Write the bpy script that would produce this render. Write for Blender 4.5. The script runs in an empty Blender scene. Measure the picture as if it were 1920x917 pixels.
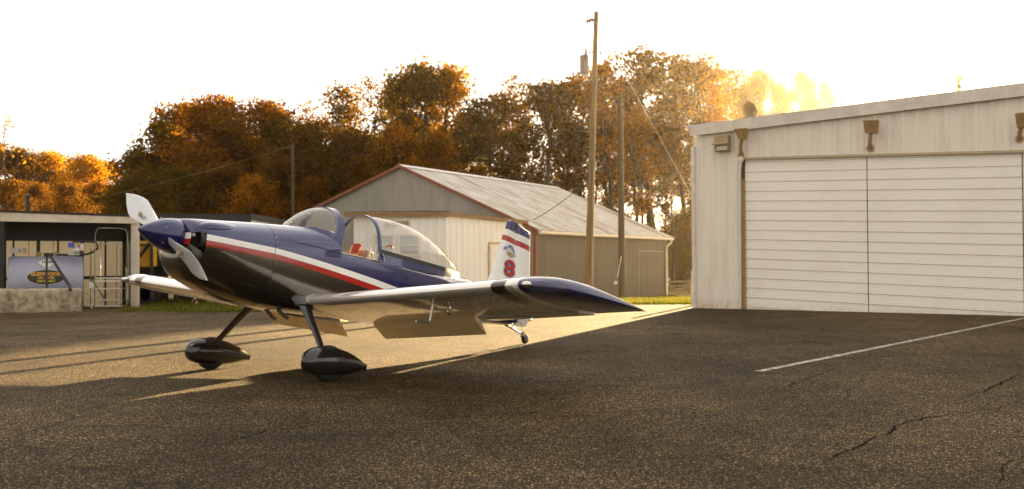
import bpy, math, random
import numpy as np
from mathutils import Vector, Matrix
random.seed(7); RNG = np.random.default_rng(11)
PI = math.pi; R = math.radians
sc = bpy.context.scene
col = sc.collection

# ------------------------------------------------------------------ camera
F_PX = 1798.787; CAM_H = 1.184717
CROT = [[0.9999883, 0.0048318, 0.0], [0.0000892, -0.018452, -0.9998297], [-0.004831, 0.9998181, -0.0184522]]
cam = bpy.data.objects.new('camera', bpy.data.cameras.new('camera')); col.objects.link(cam)
cam.matrix_world = Matrix.Translation((0, 0, CAM_H)) @ Matrix(CROT).to_4x4()
cam.data.sensor_width = 36; cam.data.lens = F_PX / 1920 * 36
cam.data.dof.use_dof = True; cam.data.dof.focus_distance = 9.6; cam.data.dof.aperture_fstop = 2.4
cam.data.clip_start = 0.1; cam.data.clip_end = 2000
sc.camera = cam
def ray(px, py):
    v = ((px - 960) / F_PX, (458.5 - py) / F_PX, -1.0)
    return Vector([sum(CROT[i][k] * v[k] for k in range(3)) for i in range(3)])
def at(px, py, Y):                      # the point Y metres ahead seen at a pixel of the photograph
    r = ray(px, py); s = Y / r.y
    return Vector((r.x * s, Y, CAM_H + r.z * s))
def gnd(px, py, z=0.0):
    r = ray(px, py); s = (z - CAM_H) / r.z
    return Vector((r.x * s, r.y * s, z))

# ------------------------------------------------------------------ object helpers
def tag(o, label=None, cat=None, group=None, kind=None):
    if label: o['label'] = label
    if cat: o['category'] = cat
    if group: o['group'] = group
    if kind: o['kind'] = kind
    return o
def thing(name, label, cat, loc=(0, 0, 0), rz=0, group=None, matrix=None):
    o = bpy.data.objects.new(name, None); col.objects.link(o); o.empty_display_size = .3
    if matrix is not None: o.matrix_world = matrix
    else: o.location = loc; o.rotation_euler = (0, 0, rz)
    return tag(o, label, cat, group)

class MB:
    def __init__(s): s.v = []; s.f = []; s.m = []
    def add(s, vs, fs, m=0):
        n = len(s.v); s.v += [tuple(p) for p in vs]
        s.f += [tuple(i + n for i in f) for f in fs]; s.m += [m] * len(fs); return s
    def box(s, c, d, rz=0, m=0, M=None):
        x, y, z = d[0] / 2, d[1] / 2, d[2] / 2
        vs = [Vector((a * x, b * y, e * z)) for a in (-1, 1) for b in (-1, 1) for e in (-1, 1)]
        T = M if M is not None else Matrix.Rotation(rz, 4, 'Z')
        vs = [(T @ p) + Vector(c) for p in vs]
        return s.add(vs, [(0, 1, 3, 2), (4, 6, 7, 5), (0, 4, 5, 1), (2, 3, 7, 6), (0, 2, 6, 4), (1, 5, 7, 3)], m)
    def grid(s, rings, closed=True, caps=(False, False), m=0, mf=None, skip=None):
        n = len(rings[0]); b = len(s.v)
        for r in rings: s.v += [tuple(p) for p in r]
        for i in range(len(rings) - 1):
            for j in range(n if closed else n - 1):
                if skip and skip(i, j): continue
                k = (j + 1) % n
                s.f.append((b + i * n + j, b + i * n + k, b + (i + 1) * n + k, b + (i + 1) * n + j))
                s.m.append(mf(i, j) if mf else m)
        if caps[0]: s.f.append(tuple(b + j for j in reversed(range(n)))); s.m.append(mf(0, 0) if mf else m)
        if caps[1]: s.f.append(tuple(b + (len(rings) - 1) * n + j for j in range(n))); s.m.append(mf(len(rings) - 2, 0) if mf else m)
        return s
    def tube(s, pts, r, n=8, m=0, flat=1.0, caps=True):
        pts = [Vector(p) for p in pts]
        if not hasattr(r, '__len__'): r = [r] * len(pts)
        rings = []; up = None
        for i, p in enumerate(pts):
            t = (pts[min(i + 1, len(pts) - 1)] - pts[max(i - 1, 0)]).normalized()
            if up is None:
                a = Vector((0, 0, 1)) if abs(t.z) < .9 else Vector((1, 0, 0))
                up = (a - a.dot(t) * t).normalized()
            else: up = (up - up.dot(t) * t).normalized()
            sd = t.cross(up)
            ri = float(r[i]); rings.append([p + ri * (math.cos(2 * PI * k / n) * sd + flat * math.sin(2 * PI * k / n) * up) for k in range(n)])
        return s.grid(rings, True, (caps, caps), m)
    def lathe(s, prof, c=(0, 0, 0), ax='Z', n=20, m=0):          # prof: (radius, height)
        rings = []
        for r, h in prof:
            ring = []
            for k in range(n):
                a = 2 * PI * k / n; x, y = r * math.cos(a), r * math.sin(a)
                p = (x, y, h) if ax == 'Z' else ((h, x, y) if ax == 'X' else (y, h, x))
                ring.append((p[0] + c[0], p[1] + c[1], p[2] + c[2]))
            rings.append(ring)
        return s.grid(rings, True, (True, True), m)
    def prism(s, poly, ext, m=0):
        n = len(poly); e = Vector(ext); P = [Vector(p) for p in poly]
        return s.add(P + [p + e for p in P], [tuple(range(n))[::-1], tuple(range(n, 2 * n))] + [(i, (i + 1) % n, n + (i + 1) % n, n + i) for i in range(n)], m)
    def build(s, name, mats, parent=None, smooth=False, angle=40, bevel=0):
        me = bpy.data.meshes.new(name); me.from_pydata(s.v, [], s.f); me.update()
        if not isinstance(mats, (list, tuple)): mats = [mats]
        for x in mats: me.materials.append(x)
        me.polygons.foreach_set('material_index', s.m)
        import bmesh
        bm = bmesh.new(); bm.from_mesh(me); bmesh.ops.recalc_face_normals(bm, faces=bm.faces); bm.to_mesh(me); bm.free()
        if smooth:
            me.polygons.foreach_set('use_smooth', [True] * len(me.polygons)); me.set_sharp_from_angle(angle=R(angle))
        o = bpy.data.objects.new(name, me); col.objects.link(o)
        if parent: o.parent = parent
        if bevel:
            b = o.modifiers.new('bevel', 'BEVEL'); b.width = bevel; b.segments = 2; b.limit_method = 'ANGLE'
        return o

# ------------------------------------------------------------------ materials
def nd(nt, t, **k):
    n = nt.nodes.new(t)
    for a, b in k.items():
        if a.startswith('i_'): n.inputs[a[2:].replace('_', ' ')].default_value = b
        else: setattr(n, a, b)
    return n
def base_mat(name):
    m = bpy.data.materials.new(name); m.use_nodes = True; nt = m.node_tree; nt.nodes.clear()
    out = nd(nt, 'ShaderNodeOutputMaterial'); b = nd(nt, 'ShaderNodeBsdfPrincipled')
    nt.links.new(b.outputs[0], out.inputs[0]); return m, nt, b, out
def mixc(nt, fac, a, b):
    x = nd(nt, 'ShaderNodeMix', data_type='RGBA')
    for sck, v in ((x.inputs[0], fac), (x.inputs[6], a), (x.inputs[7], b)):
        if hasattr(v, 'links'): nt.links.new(v, sck)
        elif isinstance(v, (int, float)): sck.default_value = v
        else: sck.default_value = (*v, 1) if len(v) == 3 else v
    return x.outputs[2]
def ramp(nt, fac, stops, interp='LINEAR'):
    r = nd(nt, 'ShaderNodeValToRGB'); e = r.color_ramp.elements; r.color_ramp.interpolation = interp
    while len(e) < len(stops): e.new(.5)
    for i, (p, c) in enumerate(stops):
        e[i].position = p; e[i].color = (*c, 1) if hasattr(c, '__len__') else (c, c, c, 1)
    nt.links.new(fac, r.inputs[0]); return r.outputs[0]
def noise(nt, scale, detail=4, rough=.6, vec=None, dim=None):
    n = nd(nt, 'ShaderNodeTexNoise'); n.inputs['Scale'].default_value = scale; n.inputs['Detail'].default_value = detail; n.inputs['Roughness'].default_value = rough
    if vec is not None: nt.links.new(vec, n.inputs['Vector'])
    return n.outputs[0]
def objco(nt, scale=(1, 1, 1)):
    t = nd(nt, 'ShaderNodeTexCoord'); mp = nd(nt, 'ShaderNodeMapping'); mp.inputs['Scale'].default_value = scale
    nt.links.new(t.outputs['Object'], mp.inputs[0]); return mp.outputs[0]
def math_(nt, op, a, b=None, clamp=False):
    n = nd(nt, 'ShaderNodeMath', operation=op, use_clamp=clamp)
    for i, v in enumerate((a, b)):
        if v is None: continue
        if hasattr(v, 'links'): nt.links.new(v, n.inputs[i])
        else: n.inputs[i].default_value = v
    return n.outputs[0]
def bump(nt, b, h, strength=.3, dist=.01):
    n = nd(nt, 'ShaderNodeBump'); n.inputs['Strength'].default_value = strength; n.inputs['Distance'].default_value = dist
    nt.links.new(h, n.inputs['Height']); nt.links.new(n.outputs[0], b.inputs['Normal'])
def mat(name, c, rough=.5, metal=0., var=.15, vscale=3, stretch=(1, 1, 1), coat=0., bmp=0., bscale=40, c2=None, spec=.5):
    m, nt, b, out = base_mat(name)
    co = objco(nt, stretch); n = noise(nt, vscale, 5, .65, co)
    lo = c2 if c2 else tuple(x * (1 - var) for x in c)
    fac = ramp(nt, n, [(.35, 0.), (.65, 1.)])
    nt.links.new(mixc(nt, fac, lo, c), b.inputs['Base Color'])
    nt.links.new(ramp(nt, noise(nt, vscale * 3, 3, .6, co), [(.3, max(0, rough - (.08 if rough > .3 else .015))), (.7, min(1, rough + (.08 if rough > .3 else .03)))]), b.inputs['Roughness'])
    b.inputs['Metallic'].default_value = metal; b.inputs['Coat Weight'].default_value = coat; b.inputs['Coat Roughness'].default_value = .04
    b.inputs['Specular IOR Level'].default_value = spec
    if bmp: bump(nt, b, noise(nt, bscale, 4, .6, co), bmp, .01)
    return m
def stained(name, c, stain, rough=.5, metal=0., zlo=0., zhi=.5, amount=1., streak=14):      # siding with rust and dirt, stronger near a height
    m, nt, b, out = base_mat(name)
    co = objco(nt); st = objco(nt, (streak, streak, .5))
    sx = nd(nt, 'ShaderNodeSeparateXYZ'); nt.links.new(co, sx.inputs[0])
    mr = nd(nt, 'ShaderNodeMapRange'); nt.links.new(sx.outputs[2], mr.inputs[0])
    mr.inputs[1].default_value = zlo; mr.inputs[2].default_value = zhi; mr.inputs[3].default_value = 1; mr.inputs[4].default_value = 0
    n1 = ramp(nt, noise(nt, 1.0, 4, .6, st), [(.46, 0.), (.72, 1.)])
    low = math_(nt, 'MULTIPLY', mr.outputs[0], ramp(nt, noise(nt, 7, 5, .7, co), [(.35, 0.), (.62, 1.)]))
    fac = math_(nt, 'ADD', math_(nt, 'MULTIPLY', n1, .3 * amount), math_(nt, 'MULTIPLY', low, .8), True)
    nt.links.new(mixc(nt, fac, c, stain), b.inputs['Base Color'])
    b.inputs['Roughness'].default_value = rough; b.inputs['Metallic'].default_value = metal
    bump(nt, b, noise(nt, 25, 3, .6, co), .06, .01)
    return m

M = {}
NAVY = (.008, .012, .10); WHITE = (.80, .80, .78); RED = (.36, .010, .006); SILVER = (.115, .10, .08)
M['navy'] = mat('navy_paint', NAVY, .2, .1, .1, 6, coat=.8)
M['white'] = mat('white_paint', WHITE, .25, 0, .04, 6, coat=.7)
M['red'] = mat('red_paint', RED, .25, 0, .1, 6, coat=.7)
M['silver'] = mat('silver_paint', (.80, .78, .74), .12, .6, .05, 5, coat=.7)
M['flap'] = mat('cream_flap_paint', (.80, .62, .33), .4, .0, .06, 8, coat=.3)
M['wtip'] = mat('deep_blue_paint', (.02, .021, .09), .2, .1, .1, 6, coat=.9)
M['band'] = mat('dark_maroon_paint', (.035, .02, .022), .2, .1, .1, 6, coat=.9)
M['pant'] = mat('dark_pewter_paint', (.022, .019, .017), .18, .2, .03, 3, coat=.7)
M['leg'] = mat('dark_gear_paint', (.03, .026, .026), .3, .2, .1, 6, coat=.5)
M['blade'] = mat('blade_paint', (.58, .60, .64), .28, .45, .06, 5, coat=.3)
M['rubber'] = mat('tyre_rubber', (.018, .017, .016), .8, 0, .3, 15)
M['dark'] = mat('dark_interior', (.02, .018, .016), .7, 0, .3, 8)
M['black'] = mat('black_metal', (.015, .014, .013), .45, .0, .3, 8)
M['steel'] = mat('bright_steel', (.55, .53, .5), .3, .9, .15, 8)
M['dsteel'] = mat('dull_steel', (.28, .25, .21), .45, .8, .25, 8)
M['chrome'] = mat('chrome_tube', (.7, .68, .64), .18, 1., .1, 8)
M['yellow'] = mat('yellow_paint', (.80, .42, .02), .5, 0, .2, 3)
M['hyellow'] = mat('yellow_webbing', (.75, .36, .02), .7, 0, .2, 30)
M['hred'] = mat('red_cushion', (.40, .02, .012), .6, 0, .2, 20)
M['seat'] = mat('grey_seat_leather', (.22, .2, .17), .55, 0, .2, 20, bmp=.1)
M['belt'] = mat('cream_belt', (.7, .66, .56), .7, 0, .2, 40)
M['concrete'] = stained('old_concrete', (.50, .42, .31), (.15, .115, .075), .9, 0, .35, .62, 1.6, 4)
M['tank'] = mat('grey_tank_paint', (.34, .36, .48), .5, 0, .12, 2, c2=(.31, .32, .42))
M['wood'] = mat('weathered_pole_wood', (.19, .135, .066), .85, 0, .35, 3, (6, 6, .35), bmp=.4, bscale=20, c2=(.15, .105, .055))
M['wood_dark'] = mat('creosoted_pole_wood', (.10, .075, .038), .9, 0, .4, 3, (6, 6, .35), bmp=.4, bscale=20, c2=(.045, .033, .018))
M['board'] = mat('old_brown_board', (.30, .20, .10), .85, 0, .35, 3, (.5, .5, 8), bmp=.3, bscale=20, c2=(.17, .11, .055))
M['rake'] = mat('rust_red_trim', (.22, .062, .02), .55, 0, .25, 4)
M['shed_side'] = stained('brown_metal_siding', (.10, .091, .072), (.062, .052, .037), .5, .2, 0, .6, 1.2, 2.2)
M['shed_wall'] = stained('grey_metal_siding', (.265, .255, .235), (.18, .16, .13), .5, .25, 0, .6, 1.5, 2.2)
M['shed_roof'] = None
M['annex'] = stained('white_metal_siding', (.76, .77, .78), (.60, .57, .52), .45, 0, -.2, .5, 1.0, 2)
M['hangar'] = stained('cream_metal_siding', (.80, .755, .675), (.42, .29, .16), .45, 0, -.05, .30, .8, 4)
M['door'] = stained('white_door_siding', (.86, .825, .755), (.58, .51, .42), .42, 0, -.1, .2, .6, 1)
M['trim'] = mat('white_trim', (.72, .69, .63), .5, 0, .1, 4, c2=(.60, .54, .46))
M['fascia'] = mat('bare_aluminium_fascia', (.66, .60, .52), .38, .35, .3, 2.2, c2=(.5, .42, .32))
M['panel'] = stained('tan_wall_panel', (.80, .64, .40), (.50, .37, .2), .5, 0, .2, .9, .9, 2)
def _translucent(m, f):
    nt = m.node_tree; b = [n for n in nt.nodes if n.type == 'BSDF_PRINCIPLED'][0]; out = [n for n in nt.nodes if n.type == 'OUTPUT_MATERIAL'][0]
    t = nd(nt, 'ShaderNodeBsdfTranslucent'); src = b.inputs['Base Color'].links[0].from_socket; nt.links.new(src, t.inputs[0])
    mx = nd(nt, 'ShaderNodeMixShader'); mx.inputs[0].default_value = f; nt.links.new(b.outputs[0], mx.inputs[1]); nt.links.new(t.outputs[0], mx.inputs[2]); nt.links.new(mx.outputs[0], out.inputs[0])
_translucent(M['panel'], .5)
M['lampbrown'] = mat('brown_lamp_housing', (.42, .28, .12), .6, 0, .25, 6)
M['vent'] = mat('weathered_lamp_box', (.42, .32, .18), .6, 0, .25, 6)
M['gutter'] = mat('white_gutter', (.72, .68, .6), .45, 0, .12, 5)
M['signred'] = mat('red_letter_paint', (.45, .02, .012), .4, 0, .1, 5)
M['ltblue'] = mat('blue_letter_paint', (.12, .16, .42), .4, 0, .1, 5)
M['blacksign'] = mat('black_sign', (.02, .017, .013), .4, 0, .2, 5)
M['letter'] = mat('orange_letter_paint', (.85, .42, .03), .5, 0, .1, 5)
M['letterlime'] = mat('lime_letter_paint', (.62, .58, .04), .5, 0, .1, 5)
M['bluebox'] = mat('blue_sticker', (.06, .10, .45), .45, 0, .1, 5)
M['whitebox'] = mat('white_cabinet', (.74, .72, .68), .5, 0, .1, 5)
M['tan'] = mat('tan_paint', (.50, .40, .26), .5, 0, .1, 5)
M['bark'] = mat('tree_bark', (.10, .07, .04), .9, 0, .4, 6, bmp=.3, c2=(.05, .033, .02))
M['rail'] = mat('old_fence_wood', (.24, .18, .11), .9, 0, .3, 5, bmp=.2)
M['crack'] = mat('crack_filler', (.005, .0035, .002), .95, 0, .3, 6, spec=.05)
M['windowglass'] = mat('window_glass', (.40, .43, .47), .08, .0, .1, 2, coat=.5)
M['porcelain'] = mat('brown_porcelain', (.12, .05, .025), .3, 0, .1, 5)
M['transformer'] = mat('grey_transformer_paint', (.30, .295, .285), .45, .1, .1, 5)

def roof_mat():
    m, nt, b, out = base_mat('galvanised_roofing')
    co = objco(nt, (.25, 2.2, 2.2)); n = noise(nt, 1, 4, .65, co)
    c = mixc(nt, ramp(nt, n, [(.4, 0.), (.62, 1.)]), (.42, .38, .33), (.60, .57, .53))
    rs = objco(nt, (.16, .75, .16)); r2 = ramp(nt, noise(nt, 1, 3, .6, rs), [(.57, 0.), (.68, 1.)])
    c2 = mixc(nt, math_(nt, 'MULTIPLY', r2, .75), c, (.27, .19, .10))
    nt.links.new(c2, b.inputs['Base Color']); b.inputs['Metallic'].default_value = .35; b.inputs['Roughness'].default_value = .45
    return m
M['shed_roof'] = roof_mat()
M['dark_roof'] = mat('dark_tarred_roof', (.03, .025, .02), .75, 0, .3, 3)

def plane_mat():                        # the fuselage livery: navy above, white then red stripe, silver below
    m, nt, b, out = base_mat('fuselage_livery')
    t = nd(nt, 'ShaderNodeTexCoord'); s = nd(nt, 'ShaderNodeSeparateXYZ'); nt.links.new(t.outputs['Object'], s.inputs[0])
    X, Z = s.outputs[0], s.outputs[2]
    d = math_(nt, 'MAXIMUM', math_(nt, 'SUBTRACT', .5, X), 0.)
    line = math_(nt, 'SUBTRACT', math_(nt, 'SUBTRACT', .047, math_(nt, 'MULTIPLY', d, .048)), math_(nt, 'MULTIPLY', math_(nt, 'MULTIPLY', d, d), .020))
    h = math_(nt, 'SUBTRACT', Z, line)      # height over the stripe's top edge
    wid = math_(nt, 'ADD', .058, math_(nt, 'MULTIPLY', d, .008))
    below_w = math_(nt, 'LESS_THAN', h, 0.); below_r = math_(nt, 'LESS_THAN', h, math_(nt, 'MULTIPLY', wid, -1.))
    below_s = math_(nt, 'LESS_THAN', h, math_(nt, 'MULTIPLY', wid, -1.95))
    c = mixc(nt, below_w, NAVY, WHITE); c = mixc(nt, below_r, c, RED); c = mixc(nt, below_s, c, SILVER)
    dirt = ramp(nt, noise(nt, 5, 4, .6, t.outputs['Object']), [(.3, .93), (.7, 1.)])
    mm = nd(nt, 'ShaderNodeMix', data_type='RGBA', blend_type='MULTIPLY'); mm.inputs[0].default_value = 1
    nt.links.new(c, mm.inputs[6]); nt.links.new(dirt, mm.inputs[7]); nt.links.new(mm.outputs[2], b.inputs['Base Color'])
    met = math_(nt, 'ADD', math_(nt, 'MULTIPLY', below_s, .9), math_(nt, 'MULTIPLY', math_(nt, 'SUBTRACT', 1., below_w), .1))
    nt.links.new(met, b.inputs['Metallic'])
    b.inputs['Roughness'].default_value = .17; b.inputs['Coat Weight'].default_value = .8; b.inputs['Coat Roughness'].default_value = .04
    return m
M['livery'] = plane_mat()
def tail_mat():
    m, nt, b, out = base_mat('tail_livery')
    t = nd(nt, 'ShaderNodeTexCoord'); s = nd(nt, 'ShaderNodeSeparateXYZ'); nt.links.new(t.outputs['Object'], s.inputs[0])
    h = math_(nt, 'SUBTRACT', s.outputs[2], math_(nt, 'MULTIPLY', math_(nt, 'ADD', s.outputs[0], 3.7), .088))
    a = math_(nt, 'GREATER_THAN', h, 1.072); r1 = math_(nt, 'GREATER_THAN', h, .899); r2 = math_(nt, 'LESS_THAN', h, .977)
    c = mixc(nt, math_(nt, 'MULTIPLY', r1, r2), WHITE, RED); c = mixc(nt, a, c, NAVY)
    nt.links.new(c, b.inputs['Base Color']); b.inputs['Roughness'].default_value = .28; b.inputs['Coat Weight'].default_value = .6
    return m
M['tail'] = tail_mat()
def glass_mat(name, tint=(.95, .94, .92), ior=1.5, haze=.05):
    m = bpy.data.materials.new(name); m.use_nodes = True; nt = m.node_tree; nt.nodes.clear()
    out = nd(nt, 'ShaderNodeOutputMaterial'); tr = nd(nt, 'ShaderNodeBsdfTransparent'); gl = nd(nt, 'ShaderNodeBsdfGlossy')
    tr.inputs[0].default_value = (*tint, 1); gl.inputs['Roughness'].default_value = .03
    lw = nd(nt, 'ShaderNodeLayerWeight'); lw.inputs[0].default_value = .5
    frs = math_(nt, 'ADD', math_(nt, 'MULTIPLY', math_(nt, 'POWER', lw.outputs['Facing'], 4.), .85), .05)
    df = nd(nt, 'ShaderNodeBsdfDiffuse'); df.inputs[0].default_value = (.85, .82, .78, 1)
    n = noise(nt, 9, 4, .6, objco(nt)); h = math_(nt, 'MULTIPLY', ramp(nt, n, [(.3, .5), (.7, 1.)]), haze)
    m1 = nd(nt, 'ShaderNodeMixShader'); nt.links.new(h, m1.inputs[0]); nt.links.new(tr.outputs[0], m1.inputs[1]); nt.links.new(df.outputs[0], m1.inputs[2])
    m2 = nd(nt, 'ShaderNodeMixShader'); nt.links.new(frs, m2.inputs[0]); nt.links.new(m1.outputs[0], m2.inputs[1]); nt.links.new(gl.outputs[0], m2.inputs[2])
    nt.links.new(m2.outputs[0], out.inputs[0]); return m
M['canopy'] = glass_mat('plexiglass', haze=.055)
M['lens'] = glass_mat('clear_lens', (.80, .82, .95), haze=.04)

def leaf_mat(name, stops):
    m = bpy.data.materials.new(name); m.use_nodes = True; nt = m.node_tree; nt.nodes.clear()
    out = nd(nt, 'ShaderNodeOutputMaterial'); g = nd(nt, 'ShaderNodeNewGeometry'); oi = nd(nt, 'ShaderNodeObjectInfo')
    big = noise(nt, .45, 2, .5, objco(nt))
    f = math_(nt, 'ADD', math_(nt, 'MULTIPLY', g.outputs['Random Per Island'], .45), math_(nt, 'ADD', math_(nt, 'MULTIPLY', big, .5), math_(nt, 'MULTIPLY', oi.outputs['Random'], .25)))
    c = ramp(nt, math_(nt, 'SUBTRACT', f, .1), stops)
    d = nd(nt, 'ShaderNodeBsdfDiffuse'); t = nd(nt, 'ShaderNodeBsdfTranslucent')
    nt.links.new(c, d.inputs[0]); nt.links.new(c, t.inputs[0])
    mx = nd(nt, 'ShaderNodeMixShader'); mx.inputs[0].default_value = .65
    nt.links.new(d.outputs[0], mx.inputs[1]); nt.links.new(t.outputs[0], mx.inputs[2]); nt.links.new(mx.outputs[0], out.inputs[0]); return m
M['leaf_gold'] = leaf_mat('gold_leaves', [(.1, (.10, .048, .004)), (.4, (.36, .165, .008)), (.7, (.56, .27, .012)), (1, (.50, .31, .025))])
M['leaf_orange'] = leaf_mat('orange_leaves', [(.1, (.05, .022, .004)), (.4, (.17, .066, .005)), (.7, (.40, .155, .007)), (1, (.55, .25, .012))])
M['leaf_brown'] = leaf_mat('brown_leaves', [(0.1, (0.0438, 0.0238, 0.005)), (0.45, (0.1125, 0.055, 0.0075)), (0.75, (0.25, 0.1063, 0.01)), (1, (0.45, 0.2, 0.0125))])
M['leaf_olive'] = leaf_mat('olive_leaves', [(0.1, (0.0325, 0.0238, 0.005)), (0.45, (0.0775, 0.0525, 0.0088)), (0.75, (0.2, 0.11, 0.0112)), (1, (0.45, 0.225, 0.015))])

# ------------------------------------------------------------------ sky, sun
SUN = Vector((0.377653, 0.91383, 0.14931)); EL = math.asin(SUN.z); AZ = math.atan2(SUN.x, SUN.y)
w = bpy.data.worlds.new('World'); sc.world = w; w.use_nodes = True; nt = w.node_tree; nt.nodes.clear()
wo = nd(nt, 'ShaderNodeOutputWorld'); bg = nd(nt, 'ShaderNodeBackground'); sky = nd(nt, 'ShaderNodeTexSky', sky_type='NISHITA')
sky.sun_disc = False; sky.sun_elevation = EL; sky.sun_rotation = AZ; sky.air_density = 1.0; sky.dust_density = 2.0; sky.ozone_density = 1.0
tc = nd(nt, 'ShaderNodeTexCoord'); mp = nd(nt, 'ShaderNodeMapping'); mp.inputs['Scale'].default_value = (1, 1, 2.2); nt.links.new(tc.outputs['Generated'], mp.inputs[0])
cl = ramp(nt, noise(nt, 2.2, 6, .62, mp.outputs[0]), [(.36, .58), (.64, .9)])
vd = nd(nt, 'ShaderNodeVectorMath', operation='DOT_PRODUCT'); nt.links.new(tc.outputs['Generated'], vd.inputs[0]); vd.inputs[1].default_value = SUN
gs = math_(nt, 'POWER', math_(nt, 'ADD', math_(nt, 'MULTIPLY', vd.outputs['Value'], .5), .5, True), 1.6)
cloud = mixc(nt, gs, (3.6, 3.15, 2.6), (5.6, 5.4, 5.1))
skyc = mixc(nt, cl, mixc(nt, .6, sky.outputs[0], (0, 0, 0)), cloud)
mp2 = nd(nt, 'ShaderNodeMapping'); mp2.inputs['Scale'].default_value = (1, 1, 3.5); mp2.inputs['Location'].default_value = (.35, .1, .2); nt.links.new(tc.outputs['Generated'], mp2.inputs[0])
wsp = ramp(nt, noise(nt, 5.5, 5, .6, mp2.outputs[0]), [(.54, 1.), (.68, .48)])
wm = nd(nt, 'ShaderNodeMix', data_type='RGBA', blend_type='MULTIPLY'); wm.inputs[0].default_value = 1; nt.links.new(skyc, wm.inputs[6]); nt.links.new(wsp, wm.inputs[7])
nt.links.new(wm.outputs[2], bg.inputs[0]); bg.inputs[1].default_value = .05; nt.links.new(bg.outputs[0], wo.inputs[0])
sl = bpy.data.lights.new('sun', 'SUN'); sl.energy = 5.0; sl.angle = R(.5); sl.color = (1, .71, .35)
so = bpy.data.objects.new('sun', sl); col.objects.link(so); so.rotation_euler = (-SUN).to_track_quat('-Z', 'Y').to_euler(); so.location = (20, 60, 30)
sc.view_settings.view_transform = 'Standard'; sc.view_settings.look = 'None'; sc.view_settings.exposure = 3.0; sc.view_settings.gamma = 1
sc.render.engine = 'CYCLES'; sc.cycles.use_denoising = True
sc.cycles.max_bounces = 8; sc.cycles.transparent_max_bounces = 12; sc.cycles.volume_bounces = 0; sc.cycles.sample_clamp_indirect = 6

# ------------------------------------------------------------------ ground
def sstep(a, b, x):
    t = np.clip((x - a) / (b - a), 0, 1); return t * t * (3 - 2 * t)
def terrain_z(x, y):
    return -.03 - .5 * sstep(27, 46, y) * sstep(-1, 5, x) + .35 * sstep(60, 120, y) + 12. * np.exp(-((x - 56) / 30.) ** 2 - ((y - 172) / 32.) ** 2) * (y > 90) + .012 * np.sin(x * .9 + 1) * np.cos(y * .7)
def tz(x, y): return float(terrain_z(np.array(x, float), np.array(y, float)))
def make_ground():
    xs = np.concatenate([np.linspace(-230, -40, 20), np.arange(-39, 40, 1.0), np.linspace(40, 230, 20)])
    ys = np.concatenate([np.linspace(-60, 0, 8), np.arange(1, 80, 1.0), np.linspace(80, 230, 20)])
    X, Y = np.meshgrid(xs, ys); Z = terrain_z(X, Y)
    mb = MB(); n = len(xs)
    mb.v = [tuple(p) for p in np.stack([X, Y, Z], -1).reshape(-1, 3).tolist()]
    for i in range(len(ys) - 1):
        for j in range(n - 1): mb.f.append((i * n + j, i * n + j + 1, (i + 1) * n + j + 1, (i + 1) * n + j)); mb.m.append(0)
    m, nt, b, out = base_mat('turf_and_leaf_litter')
    co = objco(nt)
    c = mixc(nt, ramp(nt, noise(nt, .8, 5, .7, co), [(.42, 0.), (.58, 1.)]), (.085, .10, .016), (.19, .12, .035))
    c = mixc(nt, ramp(nt, noise(nt, 14, 4, .7, co), [(.35, 0.), (.7, .6)]), c, (.26, .17, .06))
    nt.links.new(c, b.inputs['Base Color']); b.inputs['Roughness'].default_value = .95; bump(nt, b, noise(nt, 30, 4, .7, co), .8, .04)
    tag(mb.build('ground', m, None, True), kind='structure')
make_ground()
EDGE = [gnd(-300, 588), gnd(60, 586), gnd(250, 581), gnd(330, 586), gnd(440, 584), gnd(600, 579), gnd(800, 576), gnd(960, 574), gnd(1110, 571), gnd(1200, 570.5), gnd(1300, 570)]
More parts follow.
